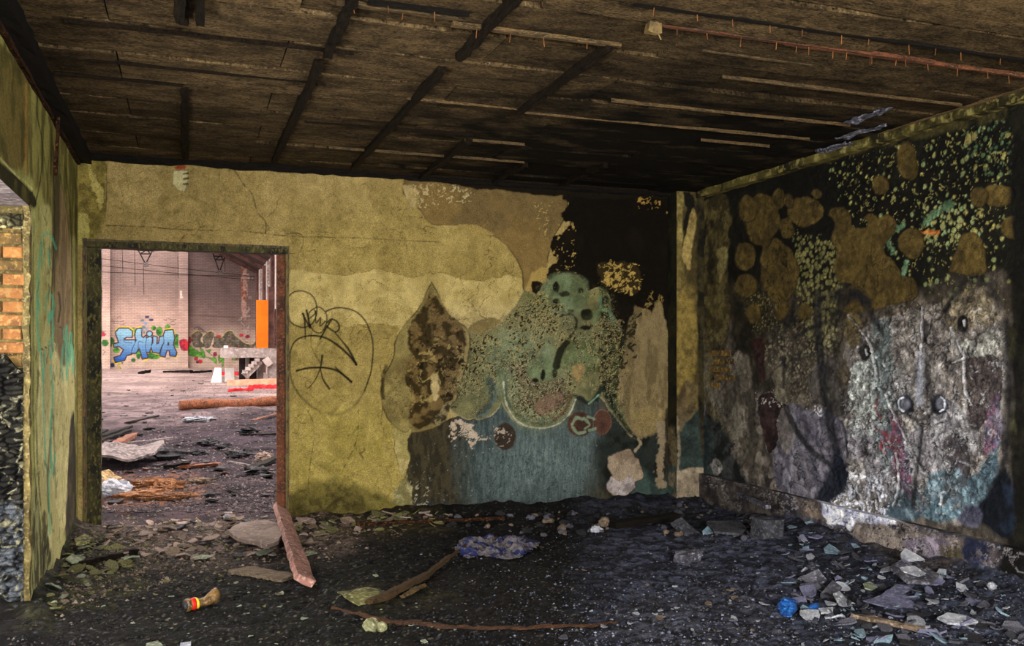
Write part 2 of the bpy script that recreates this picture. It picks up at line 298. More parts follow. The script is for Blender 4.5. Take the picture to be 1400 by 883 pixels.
# ------------------------------------------------------------------ painted surfaces
class Surf:
    """a wall or ground grid with real relief; stains, paint and some painted light go to its Col attribute"""
    def __init__(s, O, U, V, us, vs_, N):
        s.us = np.array(us, float); s.vs = np.array(vs_, float); u, v = np.meshgrid(s.us, s.vs)
        s.u = u.ravel(); s.v = v.ravel(); s.O = np.array(O, float); s.U = np.array(U, float); s.V = np.array(V, float); s.N = np.array(N, float)
        s.P = s.O + s.u[:, None] * s.U + s.v[:, None] * s.V; s.px, s.py = project(s.P)
        s.col = np.zeros((len(s.u), 3)); s.h = np.zeros(len(s.u)); s.k = 0
    def fill(s, c, c2=None, sc=3, lo=.4, hi=.6):
        a = lin(c); t = np.zeros(len(s.u))
        if c2 is not None: t = sstep(lo, hi, fbm(s.u * sc, s.v * sc, 3, 5))
        s.col[:] = a; s.col += t[:, None] * (lin(c2 if c2 is not None else c) - a)
    def apply(s, idx, m, c, c2=None, sc=6, lo=.4, hi=.6, stretch=1):
        cc = np.tile(lin(c), (len(idx), 1))
        if c2 is not None:
            s.k += 1; t = sstep(lo, hi, fbm(s.u[idx] * sc * stretch, s.v[idx] * sc, 40 + s.k, 5)); cc = cc + t[:, None] * (lin(c2) - cc)
        s.col[idx] += m[:, None] * (cc - s.col[idx])
    def sel(s, pts, mg):
        a = np.array(pts, float)
        return np.nonzero((s.px > a[:, 0].min() - mg) & (s.px < a[:, 0].max() + mg) & (s.py > a[:, 1].min() - mg) & (s.py < a[:, 1].max() + mg))[0]
    def poly(s, pts, c, c2=None, amp=3, esc=10, soft=.7, sc=6, line=None, lw=.9, dh=0, alpha=1, lo=.4, hi=.6, curve=True, stretch=1):
        if curve: pts = smooth(list(pts) + [pts[0]], 4)[:-1]
        idx = s.sel(pts, amp + soft * 2 + 4)
        if not len(idx): return
        s.k += 1; d = sd_poly(s.px[idx], s.py[idx], pts) + (fbm(s.u[idx] * esc, s.v[idx] * esc, 90 + s.k, 4) - .5) * 2.4 * amp
        m = np.clip(.5 - d / (2 * soft), 0, 1)
        s.apply(idx, m * alpha, c, c2, sc, lo, hi, stretch)
        if dh: s.h[idx] += dh * np.clip(.5 - d / 2.4, 0, 1)
        if line is not None:
            lm = np.clip(1 - np.abs(d) / lw, 0, 1) * (.35 + .65 * sstep(.35, .6, fbm(s.u[idx] * 7, s.v[idx] * 7, 500 + s.k, 2))); s.col[idx] += lm[:, None] * (lin(line) - s.col[idx])
    def stroke(s, pts, wd, c, soft=.8, alpha=1, amp=0, w2=None, curve=True, dh=0, fade=None):
        if curve: pts = smooth(pts)
        idx = s.sel(pts, wd + soft * 2 + amp + 2)
        if not len(idx): return
        d, T = sd_line(s.px[idx], s.py[idx], pts)
        if amp: s.k += 1; d = d + (fbm(s.u[idx] * 25, s.v[idx] * 25, 300 + s.k, 3) - .5) * 2 * amp
        hw = wd / 2 if w2 is None else (wd + (w2 - wd) * T) / 2
        m = np.clip(.5 - (d - hw) / (2 * soft), 0, 1) * alpha
        if fade: m = m * (fade[0] + (fade[1] - fade[0]) * T)
        s.apply(idx, m, c)
        if dh: s.h[idx] += dh * m
    def blister(s, pts, hole, rim=None, sc=36, thr=.5, amp=8, dens=1.0, alpha=1):
        """burst paint blisters: burnt holes with curled pale rims"""
        idx = s.sel(pts, amp + 4); s.k += 1
        d = sd_poly(s.px[idx], s.py[idx], pts) + (fbm(s.u[idx] * 6, s.v[idx] * 6, 200 + s.k, 3) - .5) * 2.4 * amp
        reg = np.clip(.5 - d / 10, 0, 1); u, v = s.u[idx] * sc * .78, s.v[idx] * sc * .6
        wa = (fbm(u * .9, v * .9, s.k, 3) - .5) * 2.6; wb_ = (fbm(u * .9, v * .9, s.k + 3, 3) - .5) * 2.6
        f1, f2, i1 = worley(u + wa, v + wb_, 70 + s.k); r = np.where(i1 < (.95 - thr) * 1.7, .14 + .34 * ((i1 * 5.1) % 1), -.3) * np.clip(reg * 1.3, 0, 1)
        if rim is not None:
            m = sstep(r + .26, r + .12, f1) * (r > 0) * alpha * .75; s.col[idx] += m[:, None] * (lin(rim) - s.col[idx]); s.h[idx] += .004 * m
        m = sstep(r + .06, r - .02, f1) * (r > 0) * alpha; s.col[idx] += m[:, None] * (lin(hole) - s.col[idx]); s.h[idx] -= .007 * m
    def spots(s, pts, c, c2, sc=20, rmin=.1, rmax=.4, amp=10, prob=.6, alpha=1, wob=.2, dh=.002):
        """separate drops or pebbles of paint left between burnt areas"""
        idx = s.sel(pts, amp + 4); s.k += 1
        d = sd_poly(s.px[idx], s.py[idx], pts) + (fbm(s.u[idx] * 5, s.v[idx] * 5, 200 + s.k, 3) - .5) * 2.4 * amp
        reg = np.clip(.5 - d / 12, 0, 1); wx = (fbm(s.u[idx] * sc * 1.5, s.v[idx] * sc * 1.5, s.k, 2) - .5) * wob * 2
        f1, f2, i1 = worley(s.u[idx] * sc + wx, s.v[idx] * sc - wx, 60 + s.k)
        r = np.where(i1 < prob, rmin + (rmax - rmin) * (i1 / prob) ** 1.5, 0) * reg
        m = np.clip(.5 + (r - f1) * sc * .35 / (sc / 20), 0, 1) * (r > .02) * np.clip((f2 - f1) * 9, 0, 1) * alpha
        t = ((i1 * 7.3) % 1)[:, None]; cc = lin(c) * (1 - t) + lin(c2) * t
        s.col[idx] += m[:, None] * (cc - s.col[idx]); s.h[idx] += dh * m
    def flakes(s, pts, sc=12, line=(30, 26, 26), lw=.06, var=.5, amp=10, alpha=.8, dh=.004, hi=None, asp=1.0):
        """crazed and lifting coat: plates of slightly different tone parted by open cracks"""
        idx = s.sel(pts, amp + 8); s.k += 1; u, v = s.u[idx], s.v[idx]
        d = sd_poly(s.px[idx], s.py[idx], pts) + (fbm(u * 6, v * 6, 200 + s.k, 3) - .5) * 2.4 * amp
        reg = np.clip(.5 - d / 16, 0, 1) * alpha; wa = (fbm(u * sc * .9, v * sc * .9, s.k, 4) - .5) * 2.2; wb_ = (fbm(u * sc * .9, v * sc * .9, s.k + 7, 4) - .5) * 2.2
        f1, f2, i1 = worley(u * sc * asp + wa, v * sc + wb_, 60 + s.k); e = f2 - f1; on = sstep(.42, .58, fbm(u * 3.1, v * 3.1, 900 + s.k, 3))
        s.col[idx] *= (1 + reg * var * (i1 - .45))[:, None]
        if hi is not None:
            m = reg * sstep(lw * 3.2, lw * 1.8, e) * sstep(lw * .8, lw * 1.4, e) * on * .7; s.col[idx] += m[:, None] * (lin(hi) - s.col[idx])
        m = reg * sstep(lw * 1.2, lw * .4, e) * on; s.col[idx] += m[:, None] * (lin(line) - s.col[idx]); s.h[idx] += dh * reg * (sstep(0, .25, e) * (.4 + i1) - .5)
    def speck(s, pts, c, sc=60, thr=.62, amp=6, alpha=1, soft=.03, dh=0):
        idx = s.sel(pts, amp + 4); s.k += 1
        d = sd_poly(s.px[idx], s.py[idx], pts) + (fbm(s.u[idx] * 6, s.v[idx] * 6, 200 + s.k, 3) - .5) * 2.4 * amp
        reg = np.clip(.5 - d / 12, 0, 1); q1_ = vn(s.u[idx] * sc * .7, s.v[idx] * sc * .7, s.k) * 2.2; q2_ = vn(s.u[idx] * sc * .7, s.v[idx] * sc * .7, s.k + 3) * 2.2; f = fbm(s.u[idx] * sc + q1_, s.v[idx] * sc + q2_, 800 + s.k, 4)
        m = sstep(thr, thr + soft, f - (1 - reg) * .3) * alpha; s.col[idx] += m[:, None] * (lin(c) - s.col[idx]); s.h[idx] += dh * m
    def build(s, name, mat, hole=None, parent=None, extra=None):
        nu, nv = len(s.us), len(s.vs); P = s.P + s.h[:, None] * s.N
        j, i = np.meshgrid(np.arange(nv - 1), np.arange(nu - 1), indexing='ij'); a = (j * nu + i).ravel()
        q = np.stack([a, a + 1, a + nu + 1, a + nu], 1)
        if np.dot(np.cross(s.U, s.V), s.N) < 0: q = q[:, ::-1]
        if hole is not None:
            cu = ((s.us[:-1] + s.us[1:]) / 2)[i.ravel()]; cv = ((s.vs[:-1] + s.vs[1:]) / 2)[j.ravel()]
            q = q[~hole(cu, cv)]
        V = P; col = s.col; mats = np.zeros(len(q), np.int32)
        if extra is not None:
            eV = np.array(extra.V, float); eF = np.array(extra.F, int) + len(V); q = np.vstack([q, eF]); V = np.vstack([V, eV])
            col = np.vstack([col, np.tile(lin((60, 55, 40)), (len(eV), 1))]); mats = np.concatenate([mats, np.ones(len(eF), np.int32)])
        me = bpy.data.meshes.new(name); me.vertices.add(len(V)); me.vertices.foreach_set('co', V.astype(np.float32).ravel())
        me.loops.add(len(q) * 4); me.loops.foreach_set('vertex_index', q.astype(np.int32).ravel())
        me.polygons.add(len(q)); me.polygons.foreach_set('loop_start', np.arange(len(q), dtype=np.int32) * 4)
        me.polygons.foreach_set('loop_total', np.full(len(q), 4, np.int32)); me.polygons.foreach_set('use_smooth', mats == 0)
        me.materials.append(M[mat])
        if extra is not None: me.materials.append(M['masonry']); me.polygons.foreach_set('material_index', mats)
        me.update(calc_edges=True); setcol(me, np.clip(col, 0, 1)); o = bpy.data.objects.new(name, me); C.objects.link(o)
        if parent is not None: o.parent = parent
        return o
XL, XR, YB, ZC = -.875, 5.15, 8.49, 3.30
DX0, DX1, DZ = -.807, .862, 2.535
def xs_at(px): return float(on_plane(px, HOR, (0, YB, 0), (0, 1, 0))[0])
def ys_at(px, X): return float(on_plane(px, HOR, (X, 0, 0), (1, 0, 0))[1])

# ================================================================== STRUCTURE
# ---- terrain
def H(x, y):
    x = np.asarray(x, float); y = np.asarray(y, float)
    hall = sstep(8.3, 9.6, y)
    a = .035 * (fbm(x * 1.7, y * 1.7, 11, 3) - .5) + .03 * (fbm(x * 9, y * 9, 12, 4) - .5)
    door = sstep(-1.0, -.7, x) * (1 - sstep(.75, 1.05, x))
    a += .11 * np.exp(-np.clip(YB - y, 0, 9) / .28) * (1 - door) * (1 - hall) * (.5 + fbm(x * 4, y * 4, 13, 3))
    a += .05 * door * np.exp(-((y - 8.3) / .6) ** 2)
    a += .16 * np.exp(-np.clip(XR - x, 0, 9) / .45) * (1 - hall) * (.35 + fbm(x * 3, y * 3, 14, 3)) * sstep(7.9, 6.5, y)
    a += .17 * np.exp(-np.clip(x - XL, 0, 9) / .28) * (1 - hall) * (.3 + fbm(x * 4, y * 4, 15, 3))
    b = .75 * np.clip((y - 9) / 41, 0, 1) + .16 * (fbm(x * .9, y * .9, 16, 5) - .5) + .05 * (fbm(x * 6, y * 6, 17, 3) - .5) * sstep(34, 16, y)
    return a * (1 - hall) + b * hall
def gp(px, py, dz=0.0):
    """point of the ground seen at a pixel"""
    z = 0.0
    for _ in range(10):
        P = on_plane(px, py, (0, 0, z), (0, 0, 1)); h = float(H(P[0], P[1]))
        if abs(h - z) < .003: break
        z = .4 * z + .6 * h
    return np.array([P[0], P[1], h + dz])

# ---- floor
fs = Surf((0, 0, 0), (1, 0, 0), (0, 1, 0), np.concatenate([np.arange(XL - .45, XR, .0155), [XR]]), np.concatenate([[-2, -1, 0, 1, 2, 2.8, 3.2], np.arange(3.4, 8.74, .0145)]), (0, 0, 1))
fs.h = H(fs.u, fs.v)
fs.fill((30, 27, 24), (14, 13, 12), 3, .35, .65)
fs.poly([(60, 700), (480, 700), (500, 735), (440, 765), (300, 775), (120, 770)], (112, 95, 86), (60, 50, 46), 14, 5, 16, 9, alpha=.9)  # pinkish plaster debris, lightened to carry light from the hall
fs.poly([(20, 760), (150, 740), (200, 790), (120, 840), (30, 883)], (70, 70, 38), (30, 30, 16), 18, 5, 12, 9, alpha=.85)
fs.poly([(380, 700), (560, 700), (620, 725), (520, 735), (400, 730)], (84, 74, 44), (44, 38, 24), 6, 6, 6, 9, alpha=.8)
fs.poly([(250, 790), (520, 760), (560, 883), (150, 883)], (28, 28, 16), (14, 14, 9), 14, 4, 16, 9, alpha=.7)
fs.poly([(480, 800), (600, 800), (620, 830), (500, 835)], (60, 54, 28), (26, 22, 14), 8, 6, 8, 12, alpha=.7)
fs.poly([(820, 700), (1400, 700), (1400, 900), (880, 900), (820, 800)], (96, 101, 124), (44, 47, 60), 14, 4, 50, 14, alpha=.9)  # bluish ash, with cool window light also put into the colour
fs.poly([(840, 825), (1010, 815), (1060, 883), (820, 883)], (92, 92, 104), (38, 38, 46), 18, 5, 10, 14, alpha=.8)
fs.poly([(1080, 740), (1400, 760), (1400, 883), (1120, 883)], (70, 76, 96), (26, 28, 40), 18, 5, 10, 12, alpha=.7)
fs.poly([(1180, 755), (1290, 755), (1350, 790), (1250, 800)], (104, 92, 84), (60, 54, 54), 8, 8, 6, 12, alpha=.6)
for c, sc, th in (((110, 106, 94), 60, .74), ((90, 92, 104), 90, .74)):
    fs.speck([(0, 690), (1400, 690), (1400, 900), (0, 900)], c, sc, th, 0, .8)
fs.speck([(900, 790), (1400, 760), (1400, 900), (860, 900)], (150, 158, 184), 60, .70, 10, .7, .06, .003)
fs.speck([(100, 740), (640, 760), (640, 900), (0, 900)], (120, 124, 92), 60, .74, 10, .6, .06, .003)
fs.speck([(100, 690), (520, 690), (480, 760), (100, 770)], (140, 118, 108), 26, .6, 10, .8, .03, .004)
f1, f2, i1 = worley(fs.u * 11, fs.v * 15, 3); fs.h += .016 * (i1 - .5) * sstep(.02, .12, f2 - f1)
fs.h += .014 * (fbm(fs.u * 30, fs.v * 30, 21, 3) - .5)
fs.col *= .75
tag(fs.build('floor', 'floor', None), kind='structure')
# ---- hall ground
hs_ = Surf((0, 0, 0), (1, 0, 0), (0, 1, 0), np.concatenate([[-22, -12, -8], np.arange(-5, 5.6, .045), [6, 9, 14, 22]]), np.concatenate([np.arange(8.72, 20, .05), np.arange(20, 34, .1), np.arange(34, 52, .25)]), (0, 0, 1))
hs_.h = H(hs_.u, hs_.v) - .004
hs_.fill((176, 154, 148), (146, 126, 121), .8)
hs_.poly([(60, 545), (240, 552), (420, 560), (460, 600), (440, 760), (0, 760), (40, 600)], (70, 56, 60), (36, 29, 33), 10, 1.5, 22, 2.2, lo=.35, hi=.62)
hs_.poly([(100, 600), (420, 590), (420, 650), (100, 640)], (52, 43, 52), (28, 22, 27), 8, 1.5, 14, 3, alpha=.8)
hs_.poly([(120, 560), (300, 556), (320, 580), (120, 590)], (124, 108, 108), (86, 74, 76), 8, 1.5, 8, 3, alpha=.7)
hs_.speck([(60, 500), (450, 500), (450, 760), (0, 760)], (140, 122, 120), 16, .72, 4, .35, .08, .006)
hs_.speck([(60, 500), (450, 500), (450, 760), (0, 760)], (40, 32, 34), 12, .70, 4, .6, .08, -.006)
hs_.poly([(120, 655), (260, 655), (290, 680), (140, 700)], (130, 84, 56), (60, 44, 38), 7, 6, 5, 9, alpha=.75)
hs_.poly([(120, 500), (400, 500), (400, 509), (120, 508)], (72, 58, 56), (112, 96, 92), 1.5, 1, 1.5, 3, alpha=.9)
tag(hs_.build('floor', 'hallfloor'), kind='structure')

# ---- back wall
cols = sorted(set([XL, DX0, DX1, XR] + [xs_at(p) for p in np.arange(105, 916, 1.1)] + [5.0]))
cols = [c for c in cols if XL <= c <= XR]
bw = Surf((0, YB, 0), (1, 0, 0), (0, 0, 1), cols, np.concatenate([np.arange(0, DZ - .004, .0078), np.arange(DZ, ZC, .0078), [ZC]]), (0, -1, 0))
B = bw
B.fill((152, 136, 84), (136, 121, 72), 2.6)
B.speck([(100, 200), (780, 200), (780, 720), (100, 720)], (112, 98, 54), 24, .62, 4, .22, .14); B.speck([(100, 200), (780, 200), (780, 720), (100, 720)], (172, 158, 104), 30, .64, 4, .2, .14)
B.poly([(395, 300), (720, 300), (720, 720), (395, 720)], (150, 136, 76), (134, 121, 64), 12, 3, 40, 6, alpha=.7)
B.poly([(395, 560), (560, 560), (560, 720), (395, 720)], (138, 128, 62), (152, 140, 74), 12, 3, 30, 6, alpha=.75)
B.poly([(396, 366), (430, 372), (470, 376), (500, 372), (514, 366), (530, 372), (560, 378), (600, 373), (650, 384), (690, 376), (714, 380), (716, 398), (700, 425), (665, 446), (640, 452), (560, 470), (540, 446), (500, 444), (470, 446), (430, 437), (396, 440)], (172, 158, 98), (158, 144, 86), 3, 12, 1.0, 7, line=(104, 92, 44), lw=.8, dh=.003)
B.poly([(106, 212), (140, 214), (146, 250), (143, 300), (130, 325), (106, 330)], (122, 112, 54), (92, 84, 40), 3, 9, 2.5, 12)
B.poly([(122, 222), (140, 260), (138, 285), (128, 260), (120, 240)], (158, 148, 82), (140, 132, 70), 4, 18, .7)
B.poly([(106, 290), (122, 300), (120, 330), (106, 330)], (150, 144, 78), None, 4, 16, .8)
B.speck([(106, 206), (555, 220), (555, 340), (106, 340)], (96, 86, 42), 9, .66, 6, .35, .1)
B.speck([(390, 440), (550, 440), (550, 700), (390, 700)], (92, 86, 34), 8, .64, 6, .4, .12)
B.speck([(390, 440), (550, 440), (550, 700), (390, 700)], (168, 158, 84), 11, .66, 6, .4, .06)
B.flakes([(100, 200), (780, 200), (780, 720), (100, 720)], 3.2, (84, 72, 34), .02, .16, 2, .8, .003)
B.flakes([(100, 200), (560, 200), (560, 720), (100, 720)], 9, (90, 78, 38), .03, .12, 2, .5, .001)
for q_ in range(26):
    x_ = 400 + (q_ * 61.7) % 370; y_ = 240 + (q_ * 97.3) % 330; B.stroke([(x_, y_), (x_ + 1, y_ + 22), (x_ - 1, y_ + 48 + q_ % 5 * 9)], 7 + q_ % 4 * 3, (104, 92, 42), 7, .22)
# cracks
for pts, wd in (([(300, 224), (318, 230), (333, 252), (345, 266), (352, 290), (363, 303), (363, 320)], 1.3), ([(145, 308), (200, 310), (250, 314), (330, 316), (400, 323), (480, 325), (600, 331)], .8),
                ([(388, 320), (408, 319), (415, 326), (413, 338), (407, 346), (392, 346)], 1.0), ([(106, 214), (180, 216), (236, 226)], 1.6), ([(145, 225), (146, 262), (143, 300)], .7),
                ([(520, 500), (524, 540), (521, 580)], .9), ([(430, 440), (425, 470), (440, 500)], .5), ([(420, 560), (430, 590), (422, 650), (425, 690)], .6), ([(490, 560), (488, 600), (470, 640)], .5)):
    B.stroke(pts, wd, (52, 46, 22), .5, .85, 1.0, dh=-.003)
# smooth grey-brown plaster, upper right
B.poly([(556, 238), (640, 250), (700, 256), (768, 262), (774, 292), (760, 318), (750, 345), (746, 372), (730, 392), (716, 398), (713, 372), (700, 345), (680, 326), (650, 318), (625, 307), (590, 306), (572, 286), (552, 264)], (116, 98, 56), (100, 86, 52), 2, 7, .7, 3, line=(48, 38, 20), lw=1.4, dh=-.004)
B.poly([(625, 307), (655, 309), (676, 321), (650, 320), (638, 314)], (142, 126, 70), None, 1.5, 12, .6)
B.poly([(552, 255), (562, 252), (572, 262), (570, 284), (558, 276)], (158, 144, 96), (130, 116, 66), 3, 18, .8)
B.speck([(560, 245), (650, 258), (640, 280), (570, 280)], (176, 164, 116), 45, .6, 6, .8)
B.speck([(720, 270), (760, 275), (750, 330), (735, 330)], (170, 152, 90), 45, .66, 6, .8)
B.poly([(716, 398), (728, 372), (746, 366), (750, 378), (738, 396), (720, 404)], (146, 128, 70), (120, 100, 52), 3, 16, .8)
# heavy soot, black area
B.poly([(770, 258), (768, 272), (778, 280), (768, 296), (780, 304), (768, 318), (754, 330), (756, 346), (764, 352), (750, 366), (748, 386), (730, 400), (800, 560), (1000, 620), (1000, 240), (800, 255)], (15, 12, 7), (22, 17, 9), 5, 14, .6, 2)
B.poly([(555, 237), (700, 250), (915, 262), (915, 272), (770, 268), (640, 256), (600, 248)], (22, 18, 10), None, 3, 10, .8)
B.poly([(104, 203), (300, 214), (560, 234), (560, 238), (300, 222), (250, 222), (104, 209)], (26, 22, 12), None, 2.5, 9, .7)
B.poly([(290, 220), (330, 224), (320, 232), (300, 228)], (60, 52, 24), None, 3, 14, .8, dh=-.006)
B.speck([(752, 300), (790, 300), (800, 380), (752, 380)], (150, 130, 70), 30, .68, 6, .9)
B.speck([(868, 268), (905, 270), (900, 284), (870, 284)], (150, 122, 56), 40, .53, 4, .9, dh=.002)
# dado, lower teal paint
B.poly([(552, 592), (600, 578), (650, 560), (700, 545), (800, 530), (860, 540), (920, 560), (920, 730), (546, 730), (557, 705), (549, 668), (556, 640), (550, 612)], (60, 56, 38), (44, 41, 29), 3, 12, .7, 9, stretch=4)
B.poly([(640, 560), (700, 540), (770, 560), (815, 545), (830, 600), (820, 650), (800, 690), (760, 706), (650, 706), (630, 640)], (68, 86, 84), (50, 66, 66), 12, 3, 22, 9, stretch=5)
B.poly([(700, 590), (790, 590), (790, 650), (690, 660)], (108, 130, 128), (76, 96, 96), 14, 3, 34, 14, alpha=.6, stretch=7)  # vertical highlights painted into the teal
B.poly([(560, 690), (900, 690), (900, 730), (560, 730)], (50, 62, 62), (30, 36, 37), 6, 4, 10, 8, alpha=.55)
B.poly([(815, 610), (850, 560), (905, 590), (912, 690), (850, 690), (820, 650)], (22, 24, 20), (34, 42, 38), 6, 5, 9, 6)
B.poly([(870, 640), (915, 660), (915, 700), (870, 700), (858, 680)], (54, 78, 72), (36, 52, 50), 5, 6, 5, 6, alpha=.8)
B.speck([(560, 600), (830, 600), (830, 700), (560, 700)], (140, 154, 146), 60, .78, 4, .5)
B.speck([(560, 600), (830, 620), (830, 700), (560, 700)], (24, 30, 30), 45, .7, 4, .6)
B.speck([(548, 650), (590, 650), (590, 700), (548, 700)], (150, 146, 124), 40, .64, 6, .8)
# green-grey blistered body
GB = [(716, 396), (733, 402), (745, 388), (770, 374), (793, 380), (804, 398), (818, 393), (832, 404), (838, 430), (850, 452), (848, 500), (856, 560), (864, 596), (838, 566), (818, 540), (808, 552), (796, 540), (785, 545), (776, 566), (757, 580), (733, 585), (708, 578), (692, 562), (686, 549), (680, 560), (668, 570), (650, 574), (628, 568), (612, 552), (616, 520), (622, 470), (640, 452), (670, 450), (700, 425)]
B.poly(GB, (108, 108, 66), (88, 92, 58), 1.6, 14, .7, 4, line=(150, 144, 110), lw=1.1, dh=.005)
B.poly([(660, 480), (700, 455), (745, 460), (760, 500), (780, 540), (770, 570), (733, 580), (700, 570), (680, 540)], (104, 124, 90), (84, 102, 74), 10, 5, 14, 9, alpha=.9)
B.poly(ell(773, 402, 32, 27), (96, 112, 80), (78, 90, 60), 4, 8, 4, 9)
B.poly(ell(793, 488, 26, 30), (92, 108, 66), (74, 86, 50), 5, 8, 4, 9)
B.poly([(820, 395), (836, 410), (840, 440), (856, 470), (852, 540), (838, 560), (822, 530), (818, 460)], (22, 26, 16), (60, 70, 40), 6, 12, 3, 14)
for reg, th, sc in (([(612, 470), (660, 452), (680, 470), (676, 520), (630, 540), (618, 520)], .53, 42), ([(690, 430), (745, 405), (750, 440), (720, 480), (690, 500)], .52, 44), ([(700, 470), (730, 480), (730, 520), (700, 545)], .54, 38),
                    ([(735, 405), (765, 420), (760, 470), (735, 480)], .55, 42), ([(800, 440), (850, 440), (850, 530), (810, 540)], .5, 42), ([(760, 450), (800, 455), (790, 480), (765, 475)], .53, 36), ([(740, 510), (790, 515), (770, 565), (735, 560), (700, 560)], .56, 40)):
    B.blister(reg, (20, 20, 12), (150, 140, 84), sc, th, 7, alpha=.95)
B.poly([(706, 505), (722, 498), (735, 505), (765, 515), (776, 540), (760, 560), (730, 560), (712, 540)], (96, 86, 60), (62, 52, 34), 6, 10, 1.5, 14, alpha=.7)
B.blister([(700, 500), (740, 505), (775, 520), (760, 570), (720, 568), (700, 540)], (34, 28, 18), (158, 150, 110), 44, .52, 6)
B.poly(ell(742, 505, 22, 16), (100, 120, 80), (84, 100, 68), 3, 10, 2)
B.poly([(735, 545), (765, 535), (770, 552), (745, 568), (728, 560)], (112, 92, 72), (86, 68, 52), 3, 14, 1, line=(40, 34, 22))
B.stroke([(690, 520), (694, 548), (710, 570), (735, 580), (758, 575), (775, 558), (783, 540)], 3.2, (60, 78, 60), .8, .7, 1.2)
B.stroke([(688, 522), (692, 552), (708, 576), (735, 585), (760, 581), (778, 566), (787, 546)], 1.6, (170, 176, 150), .5, .9, 1.4)
B.stroke([(757, 574), (772, 560), (780, 540)], 4, (86, 54, 36), .8, .8, 1)
B.stroke([(668, 520), (672, 535), (670, 552), (656, 566)], 9, (30, 50, 54), 1.2, .7, 3); B.stroke([(674, 522), (678, 540), (668, 562), (652, 570)], 3, (66, 100, 106), .7, .55, 3)
B.stroke([(775, 468), (766, 480), (760, 500)], 8, (26, 28, 16), 1, .95, 1, w2=11)
for a_, b_, c_, d_ in ((760, 392, 5, 8), (771, 402, 8, 4), (794, 398, 4, 4), (760, 412, 5, 4), (802, 430, 9, 8), (780, 425, 4, 2), (800, 448, 9, 3), (742, 513, 3, 8), (758, 510, 4, 6), (732, 520, 5, 3)):
    B.poly(ell(a_, b_, c_, d_, 10), (22, 24, 14), (44, 48, 28), 1.5, 20, 1)
B.stroke([(766, 432), (782, 430), (788, 440), (785, 452), (778, 462)], 3, (30, 32, 18), .7, .9, 1.5)
B.stroke([(820, 405), (822, 422), (832, 426), (838, 440)], 4, (84, 112, 84), .8, .8, 2); B.stroke([(812, 440), (818, 425), (828, 424)], 5, (84, 108, 66), 1, .9, 1)
B.poly([(782, 500), (798, 498), (797, 515), (790, 522), (782, 512)], (142, 124, 70), (124, 106, 60), 2, 15, .8)
B.stroke([(815, 545), (822, 530), (835, 550), (850, 575), (862, 592)], 7, (16, 30, 24), 2, .9, 2); B.stroke([(786, 540), (795, 546), (808, 550), (820, 535)], 5, (18, 30, 26), 1.5, .85, 1.5)
B.stroke([(805, 552), (818, 540)], 2, (110, 160, 130), .6, .8, 1)
# spade-shaped stained patch
SP = [(590, 386), (599, 402), (611, 426), (626, 440), (640, 451), (641, 480), (634, 510), (626, 530), (622, 548), (608, 560), (603, 578), (588, 587), (556, 591), (536, 580), (525, 562), (521, 535), (527, 510), (538, 490), (541, 466), (552, 445), (570, 425), (583, 400)]
B.poly(SP, (126, 116, 68), (104, 94, 54), 1.4, 12, .7, 5, line=(52, 44, 22), lw=1.5, dh=-.003)
B.poly([(590, 390), (600, 410), (615, 432), (634, 448), (634, 480), (626, 520), (612, 555), (590, 580), (560, 580), (562, 545), (556, 510), (560, 480), (556, 452), (572, 426)], (98, 82, 46), (48, 40, 20), 6, 9, 1.6, 13, lo=.38, hi=.56)
B.speck([(556, 470), (634, 450), (630, 540), (560, 560)], (136, 122, 70), 20, .60, 6, .8, .04)
B.speck([(560, 440), (640, 450), (640, 560), (560, 560)], (22, 18, 10), 26, .66, 6, .9)
B.stroke([(590, 395), (590, 440), (592, 470)], 3, (92, 82, 46), 1, .5, 1)
B.poly([(590, 515), (598, 510), (600, 540), (592, 545)], (160, 146, 96), None, 3, 20, 1)
B.stroke([(527, 500), (523, 520), (524, 545)], 4, (44, 38, 18), 1.6, .9, 2.5)
B.poly([(590, 578), (606, 555), (618, 548), (612, 570), (600, 580)], (50, 44, 28), (120, 112, 74), 3, 20, 1, 20)
B.poly([(640, 450), (655, 438), (676, 434), (685, 442), (668, 452), (650, 455)], (134, 122, 64), (110, 98, 52), 3, 12, .9)
# pale plaster below it and the edge of the dado
B.poly([(536, 584), (556, 592), (562, 586), (556, 606), (560, 626), (552, 650), (545, 640), (540, 612)], (160, 150, 96), (140, 132, 78), 3, 14, .7, line=(84, 76, 42))
B.poly([(536, 680), (556, 650), (562, 700), (540, 712)], (150, 146, 104), (110, 106, 66), 5, 14, 1, 14)
B.poly([(500, 680), (512, 676), (540, 688), (540, 705), (504, 700)], (148, 142, 76), (122, 116, 56), 3, 10, .8, dh=.01)
# right part pale patches
B.poly([(868, 418), (885, 424), (892, 430), (898, 410), (906, 420), (912, 470), (913, 560), (905, 586), (882, 597), (866, 592), (852, 566), (843, 534), (848, 500), (856, 470), (860, 440)], (120, 107, 68), (96, 85, 52), 4, 10, 1.2, 5, dh=.003, stretch=3)
B.poly([(862, 560), (905, 560), (902, 584), (880, 594), (866, 585)], (146, 132, 84), (124, 110, 64), 4, 8, 3)
B.speck([(845, 420), (880, 420), (870, 500), (840, 540)], (26, 24, 12), 26, .58, 6, .9)
B.poly([(816, 361), (840, 358), (866, 360), (876, 378), (874, 396), (862, 402), (840, 396), (824, 388)], (44, 36, 18), None, 3, 14, 1)
B.speck([(816, 361), (840, 358), (866, 360), (876, 378), (874, 396), (862, 402), (840, 396), (824, 388)], (160, 138, 72), 38, .50, 4, .95, dh=.002)
B.speck([(880, 400), (906, 400), (906, 420), (880, 430)], (120, 104, 54), 32, .6, 5, .9)
